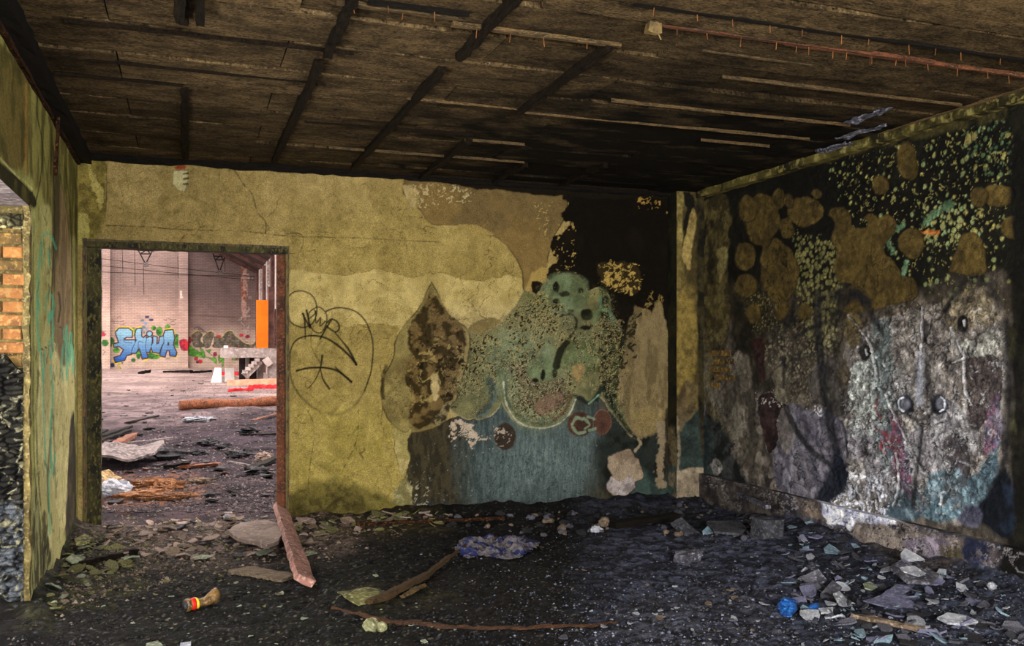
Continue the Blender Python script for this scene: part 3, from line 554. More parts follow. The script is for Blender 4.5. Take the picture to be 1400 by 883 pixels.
B.stroke([(902, 580), (905, 610), (902, 640), (904, 662)], 11, (132, 120, 92), 1, .9, 5, dh=.004); B.stroke([(912, 560), (910, 640)], 4, (40, 34, 22), 1, .8, 2)
B.poly([(831, 624), (848, 618), (862, 614), (868, 624), (874, 628), (879, 650), (868, 660), (868, 668), (848, 679), (830, 667), (837, 652), (830, 640)], (148, 134, 110), (120, 106, 86), 2.5, 12, .7, 7, line=(36, 30, 22), dh=.009)
B.poly([(836, 652), (850, 658), (860, 648), (868, 665), (848, 678), (830, 667)], (166, 160, 158), (124, 118, 116), 2, 14, .8, 12)
B.stroke([(868, 616), (876, 606), (872, 600)], 3, (150, 140, 110), .7, .8, 2)
# red-brown discs, white flaking, grey disc
B.poly(ell(793, 580, 17, 17), (76, 50, 36), (60, 40, 30), 1, 8, .8); B.poly(ell(823, 577, 12, 17), (80, 54, 42), (62, 42, 34), 1, 8, .8, line=(130, 90, 74), lw=.8)
for q in ([(782, 580), (788, 571), (796, 574)], [(783, 584), (790, 592), (800, 590)], [(798, 572), (806, 580), (800, 586)], [(804, 570), (812, 572)], [(806, 588), (814, 586)]): B.stroke(q, 3.4, (116, 142, 112), .7, .8, 1.8)
B.speck([(612, 576), (640, 572), (656, 590), (668, 600), (654, 612), (640, 618), (636, 604), (612, 598)], (172, 160, 138), 22, .44, 3, .95, dh=.003)
B.speck([(610, 576), (650, 574), (656, 610), (612, 600)], (40, 34, 26), 34, .58, 3, .9)
B.poly(ell(690, 597, 15, 19), (66, 56, 44), (50, 42, 34), 2, 8, 1.2); B.speck(ell(686, 594, 18, 16), (160, 152, 134), 40, .6, 3, .9)
# paint scrap high on the wall above the doorway
B.poly([(237, 233), (256, 233), (257, 247), (252, 262), (244, 260), (236, 252)], (172, 168, 120), None, .8, 12, .5, line=(52, 46, 24), dh=.006, curve=False)
for y_ in (238, 245, 252): B.stroke([(251, y_), (257, y_ - 1)], 2.4, (26, 24, 16), .6, .9, 1)
B.poly([(238, 228), (250, 225), (254, 230), (242, 232)], (128, 62, 36), None, 1, 10, .5)
# moss and soot at the foot
B.poly([(395, 672), (450, 655), (500, 668), (540, 690), (560, 700), (560, 730), (395, 730)], (98, 92, 44), (60, 56, 26), 8, 8, 6, 8, alpha=.85)
B.poly([(400, 685), (470, 668), (505, 690), (500, 730), (400, 730)], (44, 39, 20), (86, 80, 40), 8, 10, 4, 14, alpha=.7)
B.poly([(900, 690), (560, 700), (560, 740), (920, 740)], (28, 26, 24), (44, 44, 44), 5, 9, 3, 14, alpha=.85)
# black spray tag: two loops, a name, and a big round face
K = (20, 19, 12)
def q5(pts): return [(385 + x / 4.413, 380 + y / 4.413) for x, y in pts]
for pts, a, b in (([(42, 110), (75, 84), (120, 78), (170, 95), (200, 130), (212, 180), (208, 230), (180, 280), (130, 298), (85, 285), (55, 265), (42, 240)], 1.7, 1.7),
                  ([(128, 215), (138, 250), (142, 300), (143, 365)], 3, 1.6), ([(128, 215), (150, 260), (172, 300)], 2.4, 2.4), ([(172, 300), (160, 240), (150, 195)], 2, 3),
                  ([(160, 250), (200, 215), (190, 188), (165, 215), (168, 270), (195, 320), (235, 330), (265, 290), (272, 230), (250, 190), (215, 175), (180, 195)], 1.6, 1.6),
                  ([(205, 200), (208, 270), (235, 240), (232, 290), (262, 262)], 1.8, 1.8), ([(300, 255), (270, 300), (232, 368)], 2, 2.4), ([(275, 270), (300, 248), (335, 265), (348, 300), (330, 325), (295, 310), (272, 290)], 2.2, 2.2),
                  ([(268, 200), (320, 182), (380, 182), (450, 205), (505, 260), (540, 340), (552, 430), (540, 560), (520, 625), (500, 680)], 1.9, 1.8),
                  ([(50, 450), (75, 390), (120, 358), (190, 348), (260, 360), (330, 400), (400, 460), (450, 520)], 1.7, 3.4), ([(322, 330), (360, 375), (410, 440), (450, 522)], 1.4, 3.4),
                  ([(245, 468), (240, 510), (234, 545)], 3, 1.8), ([(90, 560), (150, 545), (234, 540), (300, 548), (350, 568), (420, 626)], 2.8, 3), ([(322, 536), (370, 580), (420, 626)], 1.6, 3),
                  ([(234, 545), (210, 600), (180, 645), (155, 668)], 1.8, 1), ([(234, 545), (250, 610), (288, 668)], 1.4, 3)):
    B.stroke(q5(pts), a, K, .55, .95, w2=b)
B.stroke(q5([(50, 450), (52, 580), (90, 680), (160, 760), (230, 805)]), 2.0, K, 1.0, .75, w2=3.4, fade=(1, .5)); B.stroke(q5([(500, 680), (450, 760), (380, 810), (320, 825), (230, 805)]), 2.4, K, 1.6, .5, w2=4, fade=(1, .6))
bulge = B.h.copy(); B.h += .006 * (fbm(B.u * 2, B.v * 2, 4, 3) - .5) + .002 * (fbm(B.u * 18, B.v * 18, 5, 3) - .5)
mas = MB(); T = .26
mas.box(XL - .4, DX0, YB + .012, YB + T, 0, ZC + .2); mas.box(DX0, DX1, YB + .012, YB + T, DZ, ZC + .2); mas.box(DX1, XR + .3, YB + .012, YB + T, 0, ZC + .2)
mas.box(XL - 20, XL - .4, YB + .012, YB + T, 0, 7); mas.box(XR + .3, XR + 14, YB + .012, YB + T, 0, 7); mas.box(XL - .4, XR + .3, YB + .05, YB + T, ZC + .2, 7)
B.flakes(GB, 16, (24, 24, 14), .05, .35, 4, .8, .003, (150, 146, 100)); B.flakes(SP, 14, (30, 24, 12), .05, .5, 4, .7, .002)
gy = (B.col @ np.array([.25, .65, .10]))[:, None]; ds = (.16 * sstep(560, 640, B.px) * sstep(400, 440, B.py))[:, None]; B.col += ds * (gy * np.array([1.12, 1.04, .86]) - B.col)
B.col *= np.array([1.0, .93, .93])
wb = tag(B.build('wall_back', 'wall', lambda u, v: (u > DX0) & (u < DX1) & (v < DZ), None, mas), kind='structure')

# ---- right wall
ycs = sorted([ys_at(p, XR) for p in np.arange(958, 1404, 1.1)] + [YB, -2, -1, 0, 1, 2, 3, 3.6, 4.0, 4.2])
rw = Surf((XR, 0, 0), (0, 1, 0), (0, 0, 1), ycs, np.concatenate([np.arange(0, ZC, .0076), [ZC]]), (-1, 0, 0)); W = rw
OL, OL2 = (86, 70, 30), (72, 58, 26)
W.fill((22, 21, 13), (14, 13, 8), 2)
W.poly([(960, 430), (1100, 440), (1180, 420), (1400, 400), (1400, 760), (960, 700)], (100, 90, 78), (60, 53, 44), 14, 4, 12, 9)
W.poly([(1000, 390), (1185, 395), (1150, 500), (1120, 545), (1040, 540), (1008, 500)], (36, 32, 22), (58, 50, 36), 10, 6, 10, 8, alpha=.85)
W.poly([(962, 275), (975, 268), (995, 265), (1000, 300), (994, 340), (998, 420), (990, 520), (1010, 560), (1000, 600), (966, 560)], (88, 78, 42), (56, 48, 26), 5, 10, 1.5, 8)
W.poly([(980, 340), (995, 338), (993, 360), (984, 385)], (124, 112, 66), None, 3, 15, 1); W.poly([(968, 300), (978, 310), (976, 400), (968, 400)], (36, 31, 18), (80, 70, 38), 4, 12, 2)
W.poly([(1000, 400), (1040, 400), (1046, 500), (1020, 540), (1004, 480)], (28, 25, 16), (44, 38, 24), 8, 9, 4)
W.poly([(968, 530), (1010, 500), (1035, 540), (1042, 620), (1030, 650), (1000, 600)], (98, 90, 74), (62, 55, 44), 7, 8, 3, 7)
W.poly([(962, 560), (985, 580), (1010, 640), (1020, 665), (962, 655)], (18, 22, 20), (44, 46, 44), 6, 9, 2, 10)
W.poly([(962, 570), (972, 575), (975, 640), (962, 650)], (40, 54, 50), (30, 40, 38), 3, 9, 1.5); W.poly(ell(980, 638, 8, 11), (150, 142, 132), (90, 86, 80), 4, 12, 1)
for e in ((1008, 492, 9, 12), (1020, 510, 8, 25)): W.poly(ell(*e), (116, 106, 88), (80, 72, 58), 3, 12, 2)
# blisters and pebbled remains
UPR = [(1130, 190), (1380, 140), (1398, 250), (1395, 420), (1240, 420), (1160, 300), (1130, 260)]
W.spots([(1130, 230), (1240, 180), (1380, 140), (1398, 420), (1200, 420)], (156, 144, 74), (116, 132, 84), 17, .06, .34, 10, .42, .95)
W.spots([(1260, 280), (1330, 270), (1340, 330), (1260, 340)], (160, 146, 80), (124, 150, 104), 22, .2, .55, 10, .9, .95)
W.spots([(1310, 160), (1385, 150), (1390, 250), (1330, 240)], (84, 104, 66), (60, 84, 58), 26, .1, .5, 8, .8, .9)
W.spots([(1310, 170), (1340, 170), (1335, 260), (1320, 255)], (150, 138, 76), (140, 128, 70), 11, .2, .5, 6, .7, .95)
W.spots([(1088, 320), (1140, 330), (1150, 400), (1140, 480), (1110, 480), (1085, 400)], (126, 118, 66), (96, 96, 56), 21, .35, .62, 8, 1, .95)
W.spots([(1040, 480), (1130, 400), (1140, 520), (1100, 560), (1060, 540)], (120, 108, 80), (86, 80, 60), 27, .2, .58, 8, .75, .9)
W.spots([(1020, 400), (1060, 400), (1080, 460), (1030, 450)], (128, 118, 66), (90, 84, 48), 34, .2, .5, 6, .6, .9)
W.speck([(1130, 200), (1380, 150), (1398, 250), (1340, 420), (1160, 330)], (140, 132, 72), 46, .68, 8, .9)
W.stroke([(1265, 305), (1280, 292), (1300, 280)], 9, (86, 118, 84), 2, .8, 5); W.stroke([(1258, 325), (1262, 318), (1282, 318)], 5, (196, 112, 38), 1, .85, 3)
W.stroke([(1222, 345), (1214, 328), (1220, 316), (1234, 308)], 7, (106, 142, 102), 1.2, .8, 4); W.stroke([(1228, 390), (1236, 372), (1240, 358)], 6, (104, 140, 104), 1.2, .8, 3)
# smooth olive-brown islands where the outer coat fell off
for e in ((1042, 300, 24, 36), (1022, 285, 12, 18), (1100, 290, 25, 20), (1064, 272, 9, 15), (1078, 274, 7, 9), (1075, 313, 9, 14), (1117, 265, 7, 7), (1066, 375, 26, 40), (1058, 350, 18, 26), (1020, 390, 15, 16), (1018, 350, 14, 20), (1246, 332, 18, 21), (1240, 218, 14, 25), (1247, 232, 10, 14),
          (1205, 253, 11, 13), (1365, 267, 24, 15), (1338, 270, 12, 13), (1388, 312, 18, 17), (1236, 396, 20, 18), (1068, 423, 9, 14), (1100, 428, 9, 12), (1144, 292, 13, 9), (1030, 430, 10, 14)):
    W.poly(ell(*e), OL, OL2, 3, 9, .8, 6, line=(44, 36, 16), dh=-.005)
W.poly([(1136, 290), (1152, 282), (1162, 292), (1166, 310), (1182, 311), (1186, 304), (1180, 298), (1190, 290), (1202, 298), (1212, 292), (1224, 300), (1224, 316), (1212, 332), (1210, 345), (1222, 358), (1232, 376), (1225, 388), (1204, 396), (1192, 410), (1176, 416), (1158, 424), (1148, 418), (1150, 400), (1164, 388), (1146, 384), (1140, 362), (1144, 344), (1136, 325), (1142, 308)], OL, OL2, 2, 9, .8, 6, line=(44, 36, 16), dh=-.005)
W.poly([(1150, 400), (1230, 380), (1235, 410), (1180, 425), (1150, 425)], OL, OL2, 3, 9, 1, 6)
W.poly([(1300, 370), (1306, 345), (1315, 322), (1330, 318), (1342, 330), (1348, 355), (1345, 375), (1325, 378)], OL, OL2, 3, 9, .8, 6, line=(44, 36, 16), dh=-.005)
# right-hand painted face, greyish egg
FACE = [(1160, 470), (1190, 440), (1240, 425), (1290, 412), (1330, 400), (1358, 410), (1374, 445), (1376, 520), (1372, 600), (1358, 660), (1335, 705), (1290, 712), (1200, 690), (1150, 680), (1152, 560)]
W.poly(FACE, (136, 128, 118), (96, 88, 82), 6, 7, 3, 11)
W.poly([(1290, 412), (1330, 396), (1352, 405), (1366, 440), (1300, 450)], (128, 116, 92), (96, 86, 66), 5, 8, 3, 8)
for e, c, c2 in (((1182, 530, 24, 40), (160, 168, 158), (110, 112, 106)), ((1222, 535, 28, 26), (150, 150, 146), (112, 108, 106)), ((1320, 480, 14, 16), (168, 168, 156), (110, 106, 100)), ((1356, 470, 16, 18), (164, 164, 150), (120, 116, 104)),
                  ((1300, 590, 36, 40), (150, 148, 148), (108, 104, 108)), ((1262, 620, 40, 34), (146, 144, 146), (112, 106, 110)), ((1180, 600, 24, 28), (146, 142, 150), (96, 92, 100)), ((1210, 650, 34, 28), (140, 136, 140), (104, 98, 102)), ((1310, 520, 30, 30), (132, 122, 112), (104, 96, 90))):
    W.poly(ell(*e), c, c2, 12, 9, 2, 13, alpha=.85, dh=.002)
W.poly([(1318, 492), (1340, 486), (1366, 492), (1368, 540), (1352, 570), (1330, 588), (1322, 560), (1324, 520)], (84, 72, 66), (68, 58, 56), 3, 9, .9, 7, line=(40, 34, 34), dh=-.006, stretch=3)
W.poly([(1292, 600), (1305, 592), (1320, 600), (1326, 640), (1318, 652), (1300, 636), (1291, 622)], (78, 70, 72), (62, 56, 60), 2, 9, .8, 7, line=(40, 36, 38), dh=-.005)
W.poly([(1195, 440), (1218, 440), (1222, 470), (1220, 530), (1222, 580), (1232, 600), (1215, 640), (1202, 620), (1196, 580), (1192, 510)], (108, 126, 124), (76, 90, 88), 6, 8, 3, 16, alpha=.8)
W.poly([(1270, 650), (1300, 640), (1330, 652), (1352, 622), (1366, 600), (1362, 650), (1340, 700), (1300, 712), (1262, 706)], (86, 114, 124), (54, 76, 86), 6, 9, 1.5, 16, dh=.003)
W.poly([(1214, 686), (1250, 660), (1266, 700), (1240, 712), (1214, 706)], (92, 116, 126), (60, 80, 90), 5, 9, 1.5, 14)
W.poly([(1218, 565), (1232, 580), (1242, 620), (1250, 650), (1244, 680), (1228, 660), (1222, 620)], (112, 58, 82), (84, 72, 92), 5, 10, 2, 14)
W.poly([(1206, 590), (1216, 585), (1232, 600), (1226, 620), (1206, 618)], (78, 86, 96), (110, 50, 60), 4, 12, 1.5, 24)
for q in ([(1198, 584), (1208, 592), (1222, 598)], [(1215, 612), (1222, 600), (1232, 606)], [(1224, 582), (1220, 596)], [(1210, 600), (1206, 614), (1214, 620)], [(1202, 540), (1199, 560), (1206, 570)]): W.stroke(q, 3, (120, 34, 42), .8, .8, 2.5)
W.poly([(1350, 560), (1366, 540), (1370, 600), (1345, 620)], (84, 74, 104), (130, 66, 100), 4, 12, 2, 20, alpha=.7)
W.speck(FACE, (180, 180, 180), 30, .66, 4, .55, .10, .003); W.speck(FACE, (44, 38, 40), 34, .68, 4, .8, .05, -.004); W.speck(FACE, (60, 52, 50), 9, .60, 4, .5, .05, -.004)
W.speck([(1120, 640), (1215, 640), (1215, 710), (1120, 700)], (206, 210, 222), 44, .50, 8, .9, .05, .006)
W.speck([(1160, 490), (1200, 480), (1200, 600), (1160, 600)], (176, 184, 176), 34, .53, 6, .8, .06, .004)
# left-hand painted face: grey mask with crater
W.poly([(1068, 565), (1082, 552), (1100, 560), (1130, 560), (1152, 575), (1160, 640), (1130, 690), (1080, 680), (1058, 650), (1060, 610)], (100, 96, 104), (72, 68, 80), 5, 7, 2, 10)
W.poly([(1060, 562), (1074, 556), (1084, 575), (1080, 620), (1062, 600)], (120, 110, 102), (94, 86, 82), 3, 9, 1)
W.poly([(1034, 545), (1055, 536), (1078, 548), (1066, 565), (1062, 610), (1050, 618), (1042, 590)], (48, 30, 28), (32, 22, 22), 3, 12, 1, 14, line=(128, 118, 108))
W.speck([(1030, 540), (1080, 535), (1085, 555), (1040, 560)], (150, 140, 130), 40, .58, 5, .9)
W.poly([(1055, 515), (1068, 498), (1082, 515), (1080, 545), (1064, 548)], (96, 88, 66), (78, 70, 54), 3, 10, .8, line=(40, 34, 26)); W.poly([(1028, 460), (1046, 470), (1044, 520), (1034, 500)], (52, 26, 22), (36, 22, 18), 4, 12, 1.5)
W.poly([(1112, 500), (1140, 490), (1160, 520), (1158, 570), (1130, 560), (1106, 540)], (74, 68, 60), (56, 50, 46), 4, 9, 1.5, 8)
W.poly([(1144, 505), (1158, 500), (1164, 515), (1154, 532), (1146, 522)], (70, 60, 44), None, 2, 10, .8); W.poly([(1160, 428), (1175, 432), (1178, 465), (1166, 478), (1156, 455)], (98, 84, 48), (82, 70, 44), 3, 10, .9)
W.speck([(1108, 556), (1132, 554), (1136, 572), (1118, 570)], (180, 176, 176), 30, .5, 4, .9, dh=.004)
LOW = [(965, 480), (1060, 440), (1160, 430), (1240, 410), (1340, 395), (1376, 440), (1376, 660), (1340, 720), (1150, 690), (960, 650)]
W.flakes(LOW, 5, (34, 28, 28), .04, .6, 8, .9, .008); W.flakes(LOW, 15, (34, 30, 30), .06, .5, 8, .7, .005); W.flakes(FACE, 8, (30, 26, 26), .05, .4, 8, .9, .008, (160, 158, 156)); W.flakes(FACE, 30, (40, 36, 36), .08, .5, 8, .7, .003)
W.flakes([(960, 260), (1400, 130), (1400, 440), (960, 480)], 9, (8, 8, 6), .06, .5, 4, .8, .004)
# sprayed outlines of the faces
D = (24, 24, 27)
for pts, a, b, sf, al in (([(1118, 400), (1120, 470), (1128, 540), (1140, 600), (1148, 640)], 11, 12, 2, .85), ([(1074, 556), (1090, 590), (1112, 618), (1134, 634)], 8, 8, 1.5, .85), ([(1072, 490), (1072, 530)], 6, 4, 1.5, .8), ([(1088, 400), (1080, 440), (1070, 462)], 5, 4, 1.5, .7),
                          ([(1086, 462), (1110, 448), (1128, 440)], 6, 8, 2, .8), ([(1142, 440), (1152, 415), (1172, 404), (1186, 420), (1196, 438), (1207, 456)], 15, 8, 3, .8), ([(1140, 405), (1165, 400), (1185, 412)], 16, 16, 4, .8), ([(1152, 575), (1158, 600), (1160, 625)], 3, 3, 1, .8),
                          ([(1294, 425), (1310, 395), (1335, 378), (1356, 396), (1366, 420)], 12, 7, 4, .75), ([(1376, 440), (1380, 520), (1378, 600), (1366, 660), (1340, 708)], 10, 12, 4, .85), ([(1302, 408), (1290, 428), (1278, 440)], 5, 3, 1, .7),
                          ([(1267, 440), (1268, 490), (1270, 540)], 4, 12, 3, .75), ([(1262, 580), (1258, 620), (1252, 660), (1248, 690)], 5, 7, 1.5, .8), ([(1240, 566), (1256, 574), (1268, 570), (1280, 556)], 6, 6, 2, .75)):
    W.stroke(pts, a, D, sf, al, 1, w2=b)
W.poly([(1144, 608), (1160, 640), (1154, 672), (1128, 690), (1108, 692), (1126, 660)], (18, 22, 34), (30, 34, 44), 3, 9, 3); W.stroke([(1260, 480), (1258, 520), (1258, 550)], 7, (150, 154, 168), 3, .75, w2=9)
for x_, y_, r_ in ((1183, 482, 9), (1318, 442, 9)): W.poly(ell(x_, y_, r_, r_ * 1.35), (20, 18, 18), (38, 34, 34), 2, 16, 1.5); W.stroke([(x_ + 2, y_ - 4), (x_ + 3, y_ + 3)], 2.6, (196, 196, 196), .8, .9)
for x_, s_ in ((1238, -1), (1285, 1)):
    W.poly(ell(x_, 553, 13, 14), (26, 28, 36), (44, 46, 56), 2, 14, 1.5); W.poly(ell(x_ + 1, 552, 6, 7), (96, 96, 106), None, 1, 14, 1.5)
    W.stroke([(x_ + s_ * 2, 543), (x_ + s_ * 8, 548), (x_ + s_ * 8, 557), (x_ + s_ * 2, 562)], 2.4, (206, 212, 220), .7, .95)
# lifted plaster ridges, each with an offset dark line painted as its shadow
for q in ([(1302, 448), (1310, 465), (1318, 490), (1320, 530), (1326, 548)], [(1212, 540), (1224, 570), (1240, 600), (1258, 636), (1268, 645)], [(1160, 430), (1190, 470), (1200, 520)], [(1302, 496), (1318, 490), (1318, 480)], [(1262, 420), (1260, 480)], [(1226, 620), (1230, 660), (1222, 690)]):
    W.stroke(q, 2.2, (190, 188, 188), .6, .75, 2.2, dh=.01); W.stroke([(x + 2.5, y + 1.5) for x, y in q], 2, (28, 24, 26), .7, .8, 2)
W.poly([(1383, 150), (1405, 140), (1405, 780), (1376, 740), (1384, 600), (1382, 400)], (14, 13, 9), (26, 24, 14), 4, 6, 4, 5); W.poly(ell(1383, 470, 7, 22), (78, 76, 36), (40, 38, 20), 4, 12, 2); W.poly(ell(1385, 590, 5, 30), (58, 56, 30), (26, 24, 14), 4, 12, 2); W.poly([(1340, 690), (1376, 640), (1384, 735), (1345, 715)], (22, 34, 50), (12, 16, 24), 5, 9, 3)
W.poly([(1318, 700), (1330, 690), (1345, 700), (1335, 722), (1312, 712)], (92, 92, 108), (60, 60, 78), 3, 10, 1.5)
W.poly([(1080, 218), (1400, 140), (1400, 155), (1300, 180), (1080, 232)], (24, 23, 13), (60, 54, 26), 3, 9, 2)
W.h += .008 * (fbm(W.u * 3, W.v * 3, 4, 4) - .5) + .010 * (fbm(W.u * 14, W.v * 14, 5, 4) - .5) * sstep(2.6, 1.6, W.v)
W.col *= 1 + .35 * sstep(1.9, 1.3, W.v)[:, None] * np.array([.95, 1.0, 1.12])  # lower part brightened and blued: cool daylight put into the colour
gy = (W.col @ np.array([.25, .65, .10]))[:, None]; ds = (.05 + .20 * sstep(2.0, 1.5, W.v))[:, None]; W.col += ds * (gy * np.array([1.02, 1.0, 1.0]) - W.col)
lum = W.col @ np.array([.3, .6, .1]); W.h += .006 * np.clip(lum / .25, 0, 1)
tag(W.build('wall_right', 'wallrough', None, None, MB().box(XR + .03, XR + .3, -2.3, YB + .1, 0, ZC + .2)), kind='structure')

# ---- exposed bricks low on the right wall by the corner
wr = bpy.data.objects['wall_right']
for r in range(5):
    for k in range(2):
        y1 = 8.16 - k * .19 - (r % 2) * .07; z1 = 1.22 + r * .083
        if r == 0 and k == 1: continue
        mb = MB().box(XR - .011, XR + .03, y1 - .165, y1, z1, z1 + .055); mb.build('brick', 'brickdark', wr)

# ---- pier in the far right corner
PX0, PY0 = 4.82, 8.305
pf = Surf((0, PY0, 0), (1, 0, 0), (0, 0, 1), np.linspace(PX0, XR, 60), np.linspace(0, ZC, 380), (0, -1, 0)); G = pf
G.fill((96, 84, 44), (66, 56, 30), 5)
G.poly([(925, 265), (934, 265), (934, 300), (930, 400), (925, 400)], (150, 134, 76), (110, 96, 52), 2, 10, 1)
G.poly([(936, 262), (950, 270), (948, 300), (942, 330), (934, 320), (938, 290)], (20, 17, 10), None, 3, 12, .8)
G.poly([(936, 330), (946, 285), (953, 300), (946, 340), (942, 370), (934, 350)], (150, 130, 76), (110, 92, 50), 2, 12, 1)
G.poly([(925, 400), (950, 400), (952, 500), (925, 540)], (122, 104, 52), (94, 80, 42), 3, 8, 3, 6); G.poly([(925, 545), (940, 520), (955, 535), (940, 580), (928, 595)], (96, 82, 52), (66, 54, 34), 4, 10, 2)
G.poly([(925, 600), (940, 575), (955, 560), (970, 560), (970, 645), (925, 645)], (46, 62, 56), (34, 46, 42), 4, 9, 1.2, 9)
G.poly([(915, 645), (970, 640), (970, 690), (915, 690)], (160, 140, 106), (136, 118, 88), 3, 9, 1, 5); G.stroke([(925, 570), (928, 610), (926, 650)], 4, (140, 124, 88), 1, .8, 3)
G.poly([(952, 262), (975, 262), (975, 600), (957, 600)], (22, 19, 11), (50, 44, 24), 2, 9, 1.5)
gy = (G.col @ np.array([.25, .65, .10]))[:, None]; G.col += .3 * sstep(540, 600, G.py)[:, None] * (gy - G.col)
G.h += .012 * (fbm(G.u * 9, G.v * 5, 5, 4) - .5)
pier = tag(G.build('wall_corner', 'wallrough'), kind='structure')
ps = Surf((PX0, 0, 0), (0, 1, 0), (0, 0, 1), np.linspace(PY0, YB, 24), np.linspace(0, ZC, 300), (-1, 0, 0))
ps.fill((20, 19, 11), (34, 32, 16), 6); ps.poly([(900, 590), (930, 590), (930, 700), (900, 700)], (100, 88, 62), (50, 44, 34), 4, 9, 3); ps.poly([(900, 640), (930, 640), (930, 700), (900, 700)], (60, 74, 66), (120, 104, 80), 4, 9, 1, 14)
ps.h += .01 * (fbm(ps.u * 9, ps.v * 9, 5, 4) - .5); ps.build('side_face', 'wallrough', None, pier)

# ---- plinth along the right wall
PT = .31
pl = Surf((XR - .06, 0, 0), (0, 1, 0), (0, 0, 1), sorted([ys_at(p, XR) for p in np.arange(950, 1404, 1.5)] + [8.3, -2, 0, 2, 3, 4]), np.linspace(-.05, PT, 44), (-1, 0, 0)); Q = pl
Q.us = np.clip(Q.us, -2, 8.3)
Q.fill((70, 68, 74), (40, 39, 46), 9)
Q.poly([(950, 640), (1060, 655), (1060, 720), (950, 700)], (72, 66, 60), (42, 38, 38), 5, 7, 5, 9)
Q.poly([(1084, 680), (1124, 690), (1130, 710), (1100, 705)], (116, 102, 90), (78, 68, 62), 4, 12, 1, 10)
Q.poly([(1120, 670), (1215, 700), (1215, 722), (1180, 716), (1150, 720), (1125, 700)], (216, 218, 232), (170, 174, 196), 6, 14, 1, 16, dh=.01)
Q.poly([(1170, 715), (1240, 720), (1330, 745), (1345, 790), (1240, 780), (1170, 740)], (116, 106, 98), (84, 78, 74), 5, 7, 3, 7)
Q.poly([(1235, 735), (1290, 738), (1310, 760), (1290, 780), (1240, 770)], (122, 112, 124), (100, 92, 104), 5, 7, 3, 7); Q.poly([(1285, 745), (1315, 750), (1315, 790), (1290, 775)], (90, 88, 54), (74, 66, 50), 5, 9, 4)
Q.poly([(1215, 718), (1240, 715), (1262, 728), (1250, 735), (1225, 730)], (28, 28, 40), (100, 90, 84), 4, 14, 1, 24)
Q.poly([(1320, 725), (1400, 745), (1400, 800), (1320, 785)], (34, 38, 58), (90, 82, 84), 5, 10, 2, 18); Q.poly([(1370, 730), (1410, 740), (1410, 820), (1365, 800)], (14, 13, 12), None, 5, 9, 6)
Q.flakes([(940, 630), (1400, 640), (1400, 830), (940, 800)], 9, (24, 22, 24), .06, .7, 2, .9, .006, (150, 144, 144)); Q.col *= 1.3
Q.h += .012 * (fbm(Q.u * 8, Q.v * 8, 8, 4) - .5)
b = tag(Q.build('baseboard_right', 'wallrough'), kind='structure')
pt = Surf((0, 0, PT), (0, 1, 0), (1, 0, 0), Q.us, np.linspace(XR - .06, XR + .01, 5), (0, 0, 1)); pt.P[:, 2] += 0
pt.fill((96, 90, 90), (54, 50, 54), 8); pt.poly([(1120, 660), (1225, 690), (1215, 725), (1125, 700)], (216, 218, 230), (190, 192, 206), 6, 14, 2); pt.poly([(1375, 700), (1410, 700), (1410, 800), (1375, 800)], (18, 17, 15), None, 4, 5, 4)
pt.build('top_ledge', 'wallrough', None, b)

# ---- left wall and its opening
JY, LZ = 6.03, 2.46
lw_ = Surf((XL, 0, 0), (0, 1, 0), (0, 0, 1), np.concatenate([[-2, 0, 2], np.arange(2.6, JY, .03), np.arange(JY, YB, .0125), [YB]]), np.concatenate([np.arange(0, LZ, .0125), np.arange(LZ, ZC, .0125), [ZC]]), (1, 0, 0)); L = lw_
L.fill((128, 130, 72), (104, 106, 56), 3)
L.poly([(-5, 10), (105, 200), (105, 330), (40, 240), (-5, 215)], (112, 110, 58), (74, 72, 36), 6, 5, 4, 3, stretch=2)
L.poly([(0, 60), (36, 100), (36, 220), (0, 205)], (84, 76, 38), (62, 58, 28), 3, 6, 3, 5); L.stroke([(36, 115), (36, 170), (35, 235)], 3, (142, 112, 56), 1.4, .6, 2)
L.poly([(-5, 218), (43, 262), (43, 284), (-5, 245)], (62, 60, 30), (34, 33, 18), 1, 6, .8); L.stroke([(-5, 213), (43, 258)], 1.6, (168, 164, 110), .6, .8, .6, curve=False); L.stroke([(-5, 217), (43, 262)], 1.2, (20, 19, 11), .5, .9, .4, curve=False)
L.stroke([(50, 126), (50, 160), (57, 190), (58, 215), (53, 250), (47, 280)], 1.3, (26, 26, 14), .5, .95, .6)
L.poly([(44, 290), (72, 300), (72, 560), (92, 580), (100, 560), (103, 740), (75, 793), (60, 770), (50, 700), (45, 560)], (146, 148, 92), (128, 130, 76), 2, 5, 2, 3)
L.poly([(50, 480), (98, 470), (100, 560), (94, 640), (90, 700), (76, 790), (64, 760), (54, 690), (48, 600)], (158, 156, 106), (138, 136, 88), 1.5, 5, 1, 3, line=(44, 40, 22), dh=.01)
L.poly([(78, 300), (84, 250), (92, 300), (97, 380), (97, 470), (88, 500), (76, 480), (72, 380)], (112, 100, 66), (92, 80, 54), 2, 4, 2, 3, stretch=2)
L.poly([(72, 205), (82, 225), (80, 300), (74, 400), (71, 300)], (78, 74, 44), (60, 56, 34), 1, 5, 1.5)
for q, wd, al in (([(72, 200), (74, 300), (71, 400), (71, 480)], 1.8, .85), ([(90, 230), (96, 300), (99, 420), (100, 560)], 1.6, .8), ([(82, 240), (92, 300), (94, 350)], 1, .6), ([(80, 400), (82, 420), (79, 440)], 2.4, .8), ([(46, 300), (45, 420), (46, 600), (50, 680)], 1.2, .7), ([(50, 700), (60, 760), (72, 800)], 2, .8), ([(78, 445), (86, 450)], 1.6, .7)):
    L.stroke(q, wd, (40, 36, 22), .6, al, .6)
